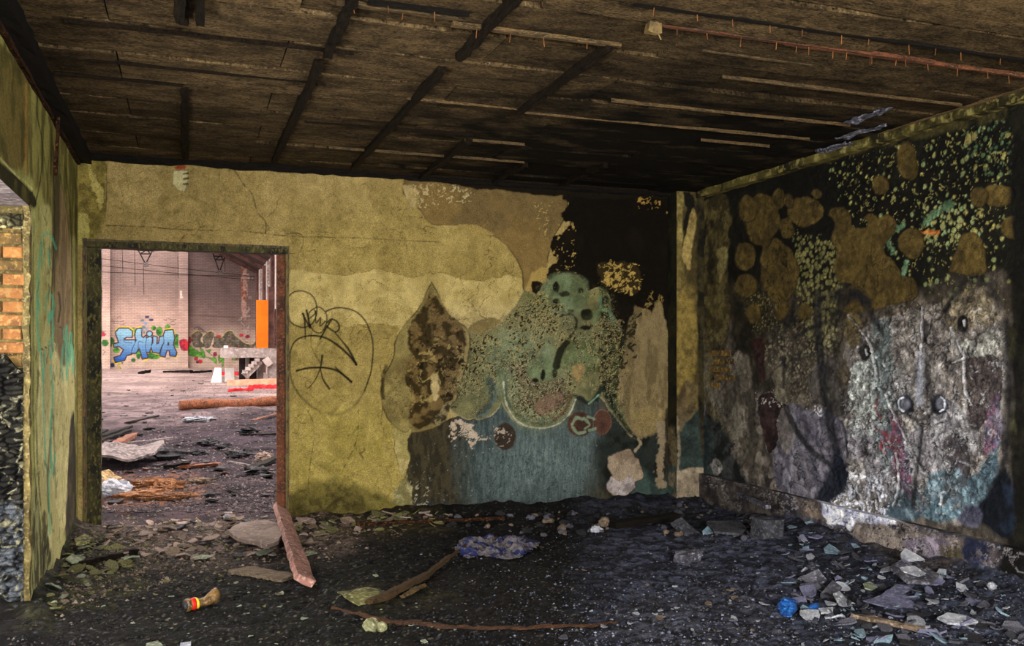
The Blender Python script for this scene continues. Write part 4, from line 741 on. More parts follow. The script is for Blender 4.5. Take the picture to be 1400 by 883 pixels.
L.poly([(92, 600), (97, 560), (103, 600), (103, 735), (92, 745), (88, 700)], (34, 32, 22), (52, 48, 32), 1.5, 6, 1.2); L.poly([(46, 640), (54, 700), (68, 770), (62, 820), (50, 850), (40, 850)], (116, 118, 76), (54, 54, 34), 3, 6, 1, 9, stretch=3)
L.stroke([(58, 700), (60, 760), (52, 830)], 4, (24, 24, 15), 1, .8, 2); L.stroke([(66, 640), (69, 560), (71, 600), (74, 680)], 2, (40, 66, 46), .8, .6, 1)
TQ = (54, 146, 112)
for q in ([(55, 520), (50, 440), (50, 400), (54, 340), (62, 318), (70, 324), (76, 340)], [(66, 340), (68, 362)], [(57, 330), (56, 365)], [(62, 420), (66, 402), (72, 406), (73, 425), (68, 440), (65, 425)], [(66, 445), (70, 425), (73, 450), (68, 490), (66, 465)], [(58, 480), (56, 530), (58, 600), (60, 640)],
          [(68, 500), (70, 540), (66, 600), (69, 650), (72, 620)], [(88, 450), (90, 520), (92, 445), (94, 500), (97, 455), (98, 510)], [(84, 470), (82, 500), (84, 520)], [(63, 640), (64, 680), (66, 730)], [(50, 405), (52, 425)]): L.stroke(q, 2.2, TQ, .8, .8, .8)
L.stroke([(66, 600), (62, 650), (64, 700)], 2, (30, 40, 30), .8, .7); L.stroke([(103, 205), (103.5, 400), (103, 740)], 1.6, (30, 28, 16), .8, .7, .8)
L.speck([(44, 280), (104, 280), (100, 780), (44, 840)], (60, 58, 34), 14, .68, 2, .6)
L.h += .02 * (fbm(L.u * 2.2, L.v * 1.2, 4, 3) - .5) + .003 * (fbm(L.u * 20, L.v * 20, 5, 3) - .5)
L.h[(L.us[None, :].repeat(len(L.vs), 0)).ravel() < JY + .02] *= .2
mas = MB().box(XL - .42, XL - .03, JY + .012, YB + .1, 0, ZC + .2).box(XL - .42, XL - .03, 2.6, JY + .012, LZ + .012, ZC + .2).box(XL - .42, XL - .03, -2.3, 2.6, 0, ZC + .2)
L.col *= np.array([2.0, 1.9, 2.0])
tag(L.build('wall_left', 'wall', lambda u, v: (u > 2.6) & (u < JY) & (v < LZ), None, mas), kind='structure')
wl = bpy.data.objects['wall_left']
# jamb of the opening: mortar bed, bricks one by one
MB().box(XL - .4, XL - .004, JY - .004, JY + .03, 1.5, LZ + .02).build('mortar_bed', 'mortar', wl)
MB().box(XL - .4, XL - .002, 2.6, JY, LZ - .002, LZ + .03).build('lintel_soffit', 'greyboard', wl)
rs = random.Random(4)
for r in range(12):
    z0 = 1.50 + r * .0805
    cuts = [-1.30, -1.07, -.905] if r % 2 else [-1.22, -1.022, -.905]
    for a_, b_ in zip(cuts[:-1], cuts[1:]):
        if r == 11: continue
        b2 = b_ + rs.uniform(-.012, .012) if b_ == -.905 else b_
        j = rs.uniform(0, .007); e = .006; x0, x1, y0, y1, z1, z2 = a_ + .006, b2 - .006, JY - .022 - j, JY + .02, z0 + .007, z0 + .073
        V = [(x0 + e, y0, z1 + e), (x1 - e, y0, z1 + e), (x1 - e, y0, z2 - e), (x0 + e, y0, z2 - e), (x0, y0 + e, z1), (x1, y0 + e, z1), (x1, y0 + e, z2), (x0, y0 + e, z2), (x0, y1, z1), (x1, y1, z1), (x1, y1, z2), (x0, y1, z2)]
        Fc = [(0, 1, 2, 3)] + [(k, 4 + k, 4 + (k + 1) % 4, (k + 1) % 4) for k in range(4)] + [(4 + k, 8 + k, 8 + (k + 1) % 4, 4 + (k + 1) % 4) for k in range(4)]
        mk('brick', V, Fc, 'brickdark' if (r > 8 or (r in (7, 9) and a_ > -1.1) or rs.random() < .15) else 'brick', wl)
# broken plaster edge at the corner of the jamb
mb = MB(); prev = None
mb.bar((XL - .016, JY - .018, .02), (XL - .016, JY - .018, LZ), .05, .035, 0, 40, .008, 1, 5); mb.build('broken_plaster_edge', 'mortar', wl)
# charred boarding on the jamb, alligator cracks as real relief
ch = Surf((0, JY - .03, 0), (1, 0, 0), (0, 0, 1), np.linspace(-1.3, -.905, 110), np.linspace(0, 1.60, 330), (0, -1, 0))
wx = (fbm(ch.u * 9, ch.v * 9, 3, 3) - .5) * .5; f1, f2, i1 = worley(ch.u * 13 + wx, ch.v * 34 + wx * 1.6, 8); ed = sstep(.02, .28, f2 - f1)
ch.h = .022 * ed + .012 * i1 * ed; ch.fill((34, 33, 26), (16, 15, 12), 9); ch.col *= (.25 + .75 * ed)[:, None]
ch.poly([(0, 690), (38, 700), (38, 860), (0, 870)], (96, 102, 108), (34, 36, 40), 6, 9, 5, 30, alpha=.6); ch.speck([(-10, 470), (38, 470), (38, 860), (-10, 860)], (128, 124, 96), 30, .64, 2, .7, .05)  # blue-grey foot: glare of daylight from the opening painted on
top = 1.60 - .09 * sstep(-1.02, -.9, ch.u) - .05 * fbm(ch.u * 12, ch.v * 0, 5, 3); ch.P[:, 2] = np.minimum(ch.P[:, 2], top)
ch.build('charred_panel', 'wallrough', None, wl)
cz = Surf((0, JY - .03, 0), (1, 0, 0), (0, 0, 1), np.linspace(-1.3, -.91, 70), np.linspace(2.32, 2.41, 22), (0, -1, 0)); f1, f2, i1 = worley(cz.u * 26, cz.v * 30, 18); ed = sstep(.02, .28, f2 - f1)
cz.h = .03 * ed * i1; cz.fill((150, 142, 100), (60, 56, 36), 16); cz.col *= (.2 + .8 * ed)[:, None]; cz.build('bubbled_paint_band', 'wallrough', None, wl)
# wall edge strip between the left wall and the doorway is part of the doorway
# ---- front wall behind the camera with two empty window openings
mb = MB().box(XL - .4, XR + .3, -2.3, -2.0, 0, .75).box(XL - .4, XR + .3, -2.3, -2.0, 2.75, ZC + .2)
for a_, b_ in ((XL - .4, -.1), (1.9, 2.7), (4.7, XR + .3)): mb.box(a_, b_, -2.3, -2.0, .75, 2.75)
tag(mb.build('wall_front', 'masonry'), kind='structure')
# ---- doorway frame
dr = empty('door_1', (.03, YB, 0)); dr['kind'] = 'structure'
def dpart(nm, mb, mat):
    o = mb.build(nm, mat); o.parent = dr; o.matrix_parent_inverse = Matrix.Translation((-.03, -YB, 0)); return o
dpart('left_jamb', MB().bar((DX0 + .03, YB + .045, 0), (DX0 + .03, YB + .045, DZ), .055, .17, 0, 30, .004, 1, 2), 'jamb')
dpart('left_frame_strip', MB().bar((DX0 - .008, YB - .012, .02), (DX0 - .008, YB - .012, DZ + .03), .028, .03, 0, 30, .003, 1, 9), 'steel')
dpart('right_jamb', MB().bar((DX1 - .022, YB + .035, 0), (DX1 - .022, YB + .035, DZ), .034, .13, 0, 24, .002, 1, 3), 'rust')
dpart('right_frame_strip', MB().bar((DX1 + .004, YB - .012, .02), (DX1 + .004, YB - .012, DZ + .02), .022, .03, 0, 24, .002, 1, 4), 'steel')
dpart('frame_head', MB().bar((DX0, YB + .03, DZ - .022), (DX1, YB + .03, DZ - .022), .15, .05, 0, 24, .003, 1, 6), 'jamb')
dpart('frame_head_strip', MB().bar((DX0 - .02, YB - .012, DZ + .012), (DX1 + .015, YB - .012, DZ + .012), .03, .024, 0, 24, .003, 1, 7), 'steel')
dpart('lock_plate', MB().box(DX0 + .055, DX0 + .075, YB + .05, YB + .12, 1.17, 1.31), 'rustdark')
dpart('lower_hinge_block', MB().box(DX0 + .055, DX0 + .072, YB + .05, YB + .12, .2, .34), 'rustdark')

# ---- ceiling
ce = tag(MB().box(XL - .4, XR + .3, -2.3, YB + .26, ZC + .03, ZC + .2).build('ceiling', 'char'), kind='structure')
ys = [-2.0, -1.53, -1.06, -.59, -.12, .35, .82, 1.29, 1.76, 2.23, 2.70, 3.17, 3.64, 4.11, 4.58, 5.05, 5.56, 6.04, 6.52, 7.02, 7.56, 8.10, YB]
rs = random.Random(11)
for r in range(8, len(ys) - 1):
    x = XL - (.6 if r % 2 else 1.5)
    while x < XR:
        x2 = min(x + 2.0, XR); xa = max(x, XL)
        if x2 - xa > .1:
            nx = 8; V = []; Fc = []; za, zb = rs.uniform(-.022, .006), rs.uniform(-.022, .006); ya, yb = ys[r] + .010, ys[r + 1] - .010
            for k in range(nx + 1):
                f = k / nx; xx = xa + .004 + (x2 - xa - .008) * f; sag = -.012 * math.sin(math.pi * f) * rs.uniform(.3, 1)
                for yy, zz in ((ya, za), ((ya + yb) / 2, (za + zb) / 2 - .004), (yb, zb)): V.append((xx, yy + rs.uniform(-.004, .004), ZC + zz + sag + rs.uniform(-.003, .003)))
                V.append((xx, yb, ZC + .035)); V.append((xx, ya, ZC + .035))
            for k in range(nx):
                for j in range(5): Fc.append((k * 5 + j, (k + 1) * 5 + j, (k + 1) * 5 + (j + 1) % 5, k * 5 + (j + 1) % 5))
            Fc += [(4, 3, 2, 1, 0), tuple(nx * 5 + q for q in range(5))]
            mk('panel', V, Fc, 'ceil', ce)
        x = x2
def cp(px, py, z=ZC - .02): return on_plane(px, py, (0, 0, z), (0, 0, 1))
# battens running towards the far wall, some burnt away
for k, (a_, b_) in enumerate(((( 250, -30), (250, 26)), ((252, 120), (254, 213)), ((492, -25), (447, 72)), ((437, 82), (375, 217)), ((703, -12), (632, 76)), ((612, 92), (478, 226)), ((838, 60), (706, 150)), ((645, 190), (575, 238)), ((715, 222), (680, 245)), ((815, 222), (780, 250)))):
    A = cp(*a_); Bp = cp(*b_); X = (A[0] + Bp[0]) / 2
    MB().bar((X, A[1], ZC - .03), (X, min(Bp[1], YB - .01), ZC - .03), .05, .05, 0, 14, .007, 1, k).build('batten', 'chary', ce)
MB().bar((-.03, 3.9, ZC - .05), (-.03, 4.75, ZC - .05), .05, .07, 0, 8, .006, 1, 33).build('batten', 'chary', ce)
MB().bar((.06, 3.9, ZC - .05), (.06, 4.75, ZC - .05), .04, .07, 0, 8, .006, 1, 34).build('batten', 'chary', ce)
# laths along the joints, with the nails left hanging
NB = MB()
for k, (a_, b_, mt, wd) in enumerate((((462, -2), (622, 27), 'lath', .035), ((622, 27), (842, 66), 'lath', .03), ((880, -8), (1400, 92), 'char', .03), ((1085, 52), (1400, 110), 'lathred', .022), ((905, 24), (1260, 90), 'lathred', .025), ((505, 0), (640, 20), 'char', .03),
                                     ((560, 130), (712, 152), 'lath', .014), ((640, 187), (712, 200), 'lath', .012), ((420, 158), (640, 190), 'chary', .02), ((450, 200), (715, 222), 'lath', .009), ((970, 62), (1100, 92), 'lath', .015), ((1000, 98), (1300, 148), 'lath', .014),
                                     ((830, 140), (1170, 168), 'lath', .011), ((720, 150), (1040, 186), 'lath', .009), ((880, 165), (1100, 192), 'lath', .008), ((960, 190), (1050, 200), 'lath', .008), ((85, 20), (480, 78), 'chary', .014), ((60, 62), (440, 124), 'chary', .012), ((480, 232), (900, 262), 'chary', .02), ((70, 92), (250, 122), 'chary', .012))):
    A = cp(*a_); Bp = cp(*b_); ym = min((A[1] + Bp[1]) / 2, YB - .05); A[0] = max(A[0], XL + .05); Bp[0] = min(Bp[0], XR - .12)
    MB().bar((A[0], ym, ZC - .022), (Bp[0], ym, ZC - .022), wd, .022, 0, 16, .002, 1, 50 + k).build('lath', mt, ce)
    if wd > .02:
        for q in range(int((Bp[0] - A[0]) / .22)):
            x = A[0] + .1 + q * .22 + rs.uniform(-.04, .04); NB.tube([(x, ym, ZC - .02), (x + rs.uniform(-.008, .008), ym, ZC - .065 - rs.uniform(0, .02))], .0022, 4)
o = NB.build('nails', 'nail', ce); o['kind'] = 'stuff'
# torn strips of board fibre at the right edge
for a_, b_, k in (((1163, 166), (1215, 148), 1), ((1150, 188), (1210, 170), 2), ((1120, 206), (1160, 195), 3)):
    A = cp(*a_); Bp = cp(*b_); MB().bar((A[0], A[1], ZC - .03), (Bp[0], Bp[1], ZC - .02), .1, .012, 0, 8, .014, .6, k).build('torn_fibre', 'flakegrey', ce)
# cornice on the right wall, beam on the left wall
tag(MB().bar((XR - .05, 2.5, ZC - .045), (XR - .05, YB - .15, ZC - .045), .10, .075, 0, 60, .006, 1, 5).build('trim_1', 'cornice'), kind='structure')
o = MB().bar((XR - .115, 3.6, ZC - .02), (XR - .115, 5.6, ZC - .02), .03, .02, 0, 20, .004, .3, 6).build('yellow_edge', 'lath', bpy.data.objects['trim_1'])
tag(MB().bar((XL + .05, 2.5, ZC - .05), (XL + .05, YB, ZC - .05), .11, .10, 0, 40, .008, 1, 5).build('trim_2', 'char'), kind='structure')
MB().bar((XL + .012, 2.5, ZC - .115), (XL + .012, YB, ZC - .1), .03, .03, 0, 40, .005, 1, 6).build('rusty_strip', 'rustdark', bpy.data.objects['trim_2'])
tag(MB().bar((XL + .09, YB - .05, ZC - .04), (PX0, YB - .05, ZC - .03), .05, .06, 0, 60, .012, 1, 8).build('trim_3', 'char'), kind='structure')

# ================================================================== HALL STRUCTURE
HY = 49.0
us = np.concatenate([[-22, -12, -7], np.arange(-4.9, 5.2, .026), [6, 9, 14]])
hw = Surf((0, HY, 0), (1, 0, 0), (0, 0, 1), us, np.concatenate([[-.5], np.arange(.3, 3.4, .026), np.arange(3.4, 7.6, .1), [10]]), (0, -1, 0)); Wd = hw
Wd.fill((204, 176, 160), (190, 162, 148), .5)
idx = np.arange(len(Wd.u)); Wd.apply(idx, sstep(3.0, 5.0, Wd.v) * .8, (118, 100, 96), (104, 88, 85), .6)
Wd.poly([(258, 335), (360, 335), (360, 450), (258, 450)], (112, 95, 92), (98, 82, 80), 3, .4, 4, .8, alpha=.75)
Wd.poly([(120, 455), (360, 455), (360, 505), (120, 505)], (206, 186, 168), (190, 168, 152), 5, .4, 8, 1, alpha=.75)
Wd.stroke([(257, 431), (350, 435)], 1, (86, 70, 68), .5, .8); Wd.poly([(330, 366), (337, 366), (336, 430), (331, 430)], (150, 84, 60), (196, 160, 144), 1.2, 3, .7, 6); Wd.speck([(326, 360), (345, 360), (345, 470), (326, 470)], (200, 176, 164), 6, .6, 2, .7)
for x in (148, 253): Wd.poly([(x - 3, 398), (x, 398), (x, 405), (x + 3, 407), (x - 3, 408)], (226, 214, 200), None, .3, 2, .4, curve=False)
def q1(pts): return [(125 + x / 5.385, 425 + y / 5.385) for x, y in pts]
GR, GD, YL, NV, RD = (86, 168, 54), (44, 104, 44), (226, 204, 60), (40, 34, 62), (206, 44, 64)
for e in ((95, 235, 26, 22), (140, 230, 30, 34), (185, 290, 26, 20), (345, 320, 18, 34), (310, 360, 16, 14), (460, 320, 60, 34), (500, 150, 22, 34), (560, 125, 16, 26), (620, 200, 28, 28), (632, 245, 26, 24), (308, 150, 14, 28), (458, 124, 16, 16)): Wd.poly(q1(ell(*e, 12)), GR, GD, .9, 3, .35, 4, line=(30, 70, 30), lw=.5)
Wd.poly(q1([(20, 160), (70, 150), (110, 175), (60, 195), (20, 212)]), (222, 50, 92), (190, 36, 70), .6, 3, .4, line=(60, 20, 30), lw=.6)
Wd.poly(q1([(645, 215), (690, 205), (720, 240), (710, 290), (660, 280)]), RD, (150, 30, 50), 1, 4, .4, 6, line=(70, 20, 30), lw=.6)
LET = [[(205, 130), (270, 130), (300, 150), (298, 192), (262, 190), (238, 202), (246, 216), (318, 215), (324, 236), (300, 272), (292, 318), (258, 326), (242, 362), (178, 376), (168, 345), (215, 330), (240, 285), (204, 258), (168, 264), (165, 245), (205, 235), (185, 180), (180, 155)],
       [(332, 135), (368, 130), (366, 188), (384, 200), (400, 184), (408, 230), (400, 290), (414, 345), (376, 352), (364, 300), (350, 270), (326, 310), (292, 312), (306, 270), (332, 215), (322, 180)],
       [(408, 200), (436, 188), (446, 205), (440, 262), (424, 304), (404, 300), (398, 260)], ell(428, 168, 18, 17, 12),
       [(456, 186), (482, 194), (478, 244), (496, 240), (504, 192), (536, 185), (532, 230), (512, 268), (500, 310), (452, 302), (440, 262), (456, 230)],
       [(544, 146), (598, 140), (610, 200), (600, 250), (626, 308), (618, 332), (580, 328), (576, 290), (552, 290), (540, 336), (506, 330), (516, 280), (536, 230), (532, 180)]]
for l in LET: Wd.poly(q1([(sum(p[0] for p in l) / len(l) + (x - sum(p[0] for p in l) / len(l)) * 1.14, sum(p[1] for p in l) / len(l) + (y - sum(p[1] for p in l) / len(l)) * 1.12) for x, y in l]), YL, None, .2, 2, .4)
for l in LET:
    pts = q1(l); i_ = Wd.sel(pts, 4); d = sd_poly(Wd.px[i_], Wd.py[i_], pts)
    m_ = np.clip(.5 - (d - 1.5) / .6, 0, 1); Wd.col[i_] += m_[:, None] * (lin((84, 30, 36)) - Wd.col[i_])
for l in LET:
    pts = q1(l); i_ = Wd.sel(pts, 4); d = sd_poly(Wd.px[i_], Wd.py[i_], pts); t = np.clip((Wd.py[i_] - 450) / 42, 0, 1)[:, None]
    cc = lin((150, 204, 224)) * (1 - t) + lin((24, 92, 176)) * t
    m_ = np.clip(.5 - (d - .6) / .5, 0, 1)[:, None]; Wd.col[i_] += m_ * (lin(NV) - Wd.col[i_]); m_ = np.clip(.5 - (d + .15) / .5, 0, 1)[:, None]; Wd.col[i_] += m_ * (cc - Wd.col[i_])
Wd.poly(q1(ell(566, 242, 7, 14, 8)), NV, None, .1, 2, .3)
for q in ([(235, 205), (250, 232), (300, 236)], [(345, 268), (350, 225), (380, 232)]): Wd.stroke(q1(q), .8, NV, .3, .9)
for x, y, a in ((410, 45, 30), (375, 70, 26), (440, 66, 30), (400, 92, 24), (385, 120, 24), (372, 140, 18), (405, 135, 16), (388, 158, 14)): Wd.poly(q1([(x - a / 2, y - 9), (x + a / 2, y - 9), (x + a / 2, y + 9), (x - a / 2, y + 9)]), random.choice([(96, 132, 140), (54, 64, 100), (120, 160, 190)]), None, .1, 2, .3, curve=False)
for pts in ([(150, 60), (170, 80), (150, 78)], [(190, 55), (205, 42), (220, 55)], [(175, 75), (200, 80), (240, 74)], [(160, 95), (190, 92), (215, 100), (245, 96)], [(530, 62), (550, 72), (552, 60)], [(565, 55), (600, 66), (625, 60)], [(575, 95), (600, 102), (620, 95)], [(585, 80), (610, 76)], [(545, 345), (555, 355), (562, 345), (570, 354), (576, 343)],
            [(25, 245), (38, 262), (30, 240), (60, 250)], [(25, 290), (60, 285), (40, 320)], [(35, 310), (60, 325)], [(85, 290), (98, 300), (84, 325)], [(110, 150), (124, 146)], [(96, 155), (86, 162)]): Wd.stroke(q1(pts), .7, (50, 40, 44), .4, .85)
Wd.poly(q1([(140, 385), (165, 380), (170, 410), (140, 412)]), (40, 52, 96), None, .5, 3, .4); Wd.poly(q1([(190, 378), (212, 380), (208, 405), (222, 430), (200, 448), (190, 425), (200, 405)]), (190, 180, 70), (120, 110, 50), .5, 4, .4)
Wd.poly(q1([(215, 375), (235, 378), (228, 392)]), (40, 60, 120), None, .3, 3, .4)
# second piece: grey-olive letters with green spikes under them
for l in ([(735, 180), (780, 150), (815, 175), (800, 215), (830, 260), (760, 265), (745, 230)], [(820, 190), (870, 155), (900, 165), (890, 210), (870, 262), (835, 265)], [(905, 190), (960, 195), (990, 160), (1030, 150), (1060, 185), (1120, 235), (1180, 250), (1210, 225), (1195, 268), (1100, 270), (1040, 262), (900, 268), (905, 230)]):
    Wd.poly(q1([(x, y - 7) for x, y in l]), (206, 190, 110), None, .5, 3, .6); Wd.poly(q1(l), (118, 112, 96), (86, 82, 68), .5, 5, .4, 8, line=(30, 28, 26), lw=.8)
rr = random.Random(3)
for k in range(34):
    x = rr.uniform(745, 1190); y = rr.uniform(170 + max(0, x - 1050) * .4, 262); Wd.stroke(q1([(x, y), (x + rr.uniform(-22, 22), y + rr.uniform(-16, 16))]), .7, rr.choice([(36, 32, 30), (206, 96, 50), (160, 154, 134), (36, 32, 30), (186, 50, 50)]), .35, .85)
for l in ([(720, 250), (790, 300), (860, 340), (915, 350), (918, 388), (860, 345), (780, 340), (712, 320)], [(800, 270), (830, 300), (832, 345), (815, 330)], [(840, 290), (880, 285), (870, 310), (912, 345)], [(930, 330), (985, 320), (945, 380)], [(962, 330), (975, 330), (972, 400), (962, 400)], [(1030, 360), (1060, 335), (1082, 350), (1080, 362)]): Wd.poly(q1(l), (112, 186, 64), (80, 150, 50), .3, 3, .35, line=(36, 60, 30), lw=.7)
for e in ((770, 352, 14, 12, RD), (800, 372, 16, 12, RD), (780, 376, 10, 8, (110, 30, 70)), (910, 320, 14, 16, (150, 40, 70)), (1070, 350, 12, 10, (150, 30, 60)), (1105, 180, 14, 10, RD), (1150, 188, 16, 12, (150, 30, 50)), (940, 186, 18, 8, RD), (725, 215, 12, 26, (160, 60, 60)), (950, 340, 8, 8, (170, 60, 80))): Wd.poly(q1(ell(*e[:4], 9)), e[4], None, .6, 4, .4, line=(50, 24, 30), lw=.5)
Wd.stroke(q1([(755, 130), (790, 118), (830, 150), (800, 150), (790, 128), (850, 160)]), .9, (60, 58, 56), .4, .9)
Wd.h += .02 * (fbm(Wd.u, Wd.v, 4, 3) - .5)
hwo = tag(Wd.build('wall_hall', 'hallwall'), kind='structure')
def hx(px, Y): return float(on_plane(px, HOR, (0, Y, 0), (0, 1, 0))[0])
def hz(px, py, Y): return float(on_plane(px, py, (0, Y, 0), (0, 1, 0))[2])
# pilasters on that wall
for a_, b_ in ((120, 150.5), (244, 257)):
    sf = Surf((0, HY - .35, 0), (1, 0, 0), (0, 0, 1), np.linspace(hx(a_, HY - .35), hx(b_, HY - .35), 30), np.linspace(.2, 9, 160), (0, -1, 0)); sf.fill((214, 186, 170), (198, 170, 156), .5)
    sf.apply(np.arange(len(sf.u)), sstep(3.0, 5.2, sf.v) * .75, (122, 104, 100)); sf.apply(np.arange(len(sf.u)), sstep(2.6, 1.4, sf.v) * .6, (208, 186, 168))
    if a_ == 120:
        sf.poly(q1([(20, 165), (70, 152), (108, 175), (60, 195), (20, 212)]), (222, 50, 92), (190, 36, 70), .6, 3, .4, line=(60, 20, 30), lw=.6)
        for q in ([(25, 245), (38, 262), (30, 240), (60, 250)], [(25, 290), (60, 285), (40, 320)], [(35, 310), (60, 325)], [(85, 290), (98, 300), (84, 325)], [(60, 150), (118, 146)], [(96, 155), (86, 162)]): sf.stroke(q1(q), .8, (50, 40, 44), .4, .9)
        sf.poly(q1(ell(100, 235, 28, 26, 10)), GR, GD, .9, 3, .35, 4)
    else:
        sf.poly(q1([(645, 215), (690, 205), (712, 240), (708, 290), (660, 280)]), RD, (150, 30, 50), 1, 4, .4, 6, line=(70, 20, 30), lw=.6)
        sf.poly([(246, 398), (249, 398), (249, 405), (252, 407), (246, 408)], (226, 214, 200), None, .3, 2, .4, curve=False)
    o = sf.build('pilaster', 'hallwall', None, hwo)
    x0, x1 = sf.us[0], sf.us[-1]; MB().box(x0, x1, HY - .345, HY, .2, 9).build('pilaster_core', 'greyboard', hwo)
# right wall of the hall with piers, and the roof slope above it
HX = hx(350.5, HY)
hr = tag(MB().box(HX, HX + .4, 33, HY + .4, -.3, hz(350, 374, HY)).box(-22, HX + .4, HY + .05, HY + .5, -.5, 10).build('wall_hall_right', 'concrete'), kind='structure')
for k in range(6):
    y = 36.2 + k * 2.1; MB().box(HX - .16, HX, y, y + .5, .3, 5.5).build('pier', 'hallbrown' if k % 2 else 'concrete', hr)
    MB().box(HX - .03, HX, y + .8, y + 1.8, 2.6, 4.6).build('bricked_window', 'greyboard' if k % 2 else 'brickdark', hr)
ez = hz(350, 374, HY); rx = hx(288, HY); rz = hz(288, 343, HY); sl = (rz - ez) / (HX - rx)
mb = MB(); x1 = HX + .5; x0 = rx - .8
mb.add([(x0, 31, ez + sl * (HX - x0)), (x1, 31, ez - sl * .5), (x1, HY, ez - sl * .5), (x0, HY, ez + sl * (HX - x0)), (x0, 31, ez + sl * (HX - x0) + .15), (x1, 31, ez - sl * .5 + .15), (x1, HY, ez - sl * .5 + .15), (x0, HY, ez + sl * (HX - x0) + .15)], BF)
rf = tag(mb.build('ceiling_hall', 'roof'), kind='structure')
for k in range(5):
    y = 36 + k * 2.8; MB().bar((x0, y, ez + sl * (HX - x0) - .1), (HX, y, ez - .1), .1, .16).build('rafter', 'hallbrown', rf)

# ================================================================== THINGS
# ---- overhead lines and lamp bracket in the hall
def tube_thing(name, label, cat, pts, r, mat, group=None):
    return recentre(tag(MB().tube(pts, r, 5).build(name, mat), label, cat, group))
for k, (a_, b_, lb) in enumerate((((118, 351), (349, 378), 'uppermost black cable strung across the hall beyond the doorway'), ((118, 361), (349, 383), 'middle black cable strung across the hall beyond the doorway'), ((118, 371), (349, 378), 'lowest, nearly level black cable across the hall beyond the doorway'))):
    Y = HY - 1.2; tube_thing('overhead_cable', lb, 'cable', [(hx(a_[0], Y), Y, hz(*a_, Y)), (hx(234, Y), Y, hz(234, (a_[1] + b_[1]) / 2 + 1, Y)), (hx(b_[0], Y), Y, hz(*b_, Y))], .014, 'wire', 'cables across the hall')
for x, y0, y1 in ((167, 340, 372), (184, 340, 390), (196, 364, 403), (243, 350, 380), (307, 345, 372), (323, 340, 362)):
    Y = HY - 1.0; tube_thing('hanging_wire', 'loose wire hanging from the top of the far wall, ' + {167: 'leftmost of all', 184: 'left of the bracket', 196: 'longest, below the bracket', 243: 'short one beside the middle pilaster', 307: 'right of the middle pilaster', 323: 'rightmost, near the rust stain'}[x], 'wire', [(hx(x, Y), Y, hz(x, y0, Y)), (hx(x, Y) + .03, Y, hz(x, y1, Y))], .012, 'wire', 'loose wires hanging in the hall')
for cx_, w_, lb in ((199, 12, 'black triangular lamp bracket hanging from the cables above the blue lettering'), (300, 9, 'black wire bracket hanging from the cables near the roof slope')):
    Y = HY - 1.2; mb = MB()
    def hp(px, py): return (hx(px, Y), Y, hz(px, py, Y))
    top_ = 338 if cx_ == 199 else 346; low = 361 if cx_ == 199 else 372
    for a_, b_ in (((cx_ - w_, top_), (cx_, low)), ((cx_ + w_, top_), (cx_, low)), ((cx_ - w_, top_ + 4), (cx_ + w_, top_ + 5)), ((cx_ - w_ * .6, top_ + 9), (cx_ + w_ * .6, top_ + 9)), ((cx_ - w_ * .6, top_ + 9), (cx_ + w_ * .3, top_ + 2)), ((cx_ + w_ * .6, top_ + 9), (cx_, top_ + 2))): mb.tube([hp(*a_), hp(*b_)], .03, 5)
    rt = empty('lamp_bracket', hp(cx_, low)); tag(rt, lb, 'bracket'); o = mb.build('frame', 'wire'); o.parent = rt; o.matrix_parent_inverse = Matrix.Translation([-v for v in hp(cx_, low)])
    p_ = hp(cx_, low); o = MB().box(p_[0] - .1, p_[0] + .12, p_[1] - .1, p_[1] + .1, p_[2] - .12, p_[2] + .1).build('lamp_socket', 'greyboard'); o.parent = rt; o.matrix_parent_inverse = Matrix.Translation([-v for v in p_])
# ---- concrete platform
Y = 36.0; pg = gp(374, 521); Y = float(pg[1])
def hp(px, py, Yy=None): Yy = Yy or Y; return (hx(px, Yy), Yy, hz(px, py, Yy))
def add_child(rt, mb, nm, mat):
    o = mb.build(nm, mat); o.parent = rt; o.matrix_parent_inverse = Matrix.Translation(-rt.location); return o
rt = tag(empty('concrete_platform', (hx(345, Y), Y, float(H(hx(345, Y), Y)))), 'grey concrete loading platform on thick supports at the right of the hall', 'platform')
zt, zb_ = hz(340, 476, Y), hz(340, 489, Y); xl = hx(303, Y); zg = float(H(3, Y)) - .15
add_child(rt, MB().bar((xl, Y + .9, (zt + zb_) / 2), (min(hx(410, Y), HX - .2), Y + .9, (zt + zb_) / 2), 1.8, zt - zb_, 0, 8, .015), 'deck', 'concrete')
add_child(rt, MB().box(hx(368, Y), min(hx(410, Y), HX - .2), Y, Y + .5, zg, zb_), 'support', 'concrete'); add_child(rt, MB().box(hx(352, Y + 1), hx(360, Y + 1), Y + 1, Y + 1.5, zg, zb_), 'support', 'concrete')
add_child(rt, MB().bar(hp(362, 490), hp(369, 499), .5, .25), 'haunch', 'concrete')
add_child(rt, MB().bar(hp(334, 514, Y + .4), hp(355, 493, Y + .4), .35, .28), 'stair_stringer', 'concrete')
for k in range(5):
    f = (k + .5) / 5; p_ = hp(334 + 20 * f, 511 - 20 * f, Y + .4); add_child(rt, MB().box(p_[0] - .12, p_[0] + .05, p_[1] - .4, p_[1] + .2, p_[2] - .03, p_[2] + .09), 'stair_tread', 'concrete')
add_child(rt, MB().box(hx(327, Y + 1.6), hx(352, Y + 1.6), Y + 1.6, Y + 1.75, zg, zb_), 'back_panel', 'roof')
add_child(rt, MB().box(hx(336, Y + 1.2), hx(341, Y + 1.2), Y + 1.2, Y + 1.4, zg, zb_), 'support', 'concrete')
add_child(rt, MB().box(hx(306, Y), hx(312, Y), Y + .1, Y + .16, zt, zt + .1), 'stop_block', 'whitepaint')
Yo = Y + .8
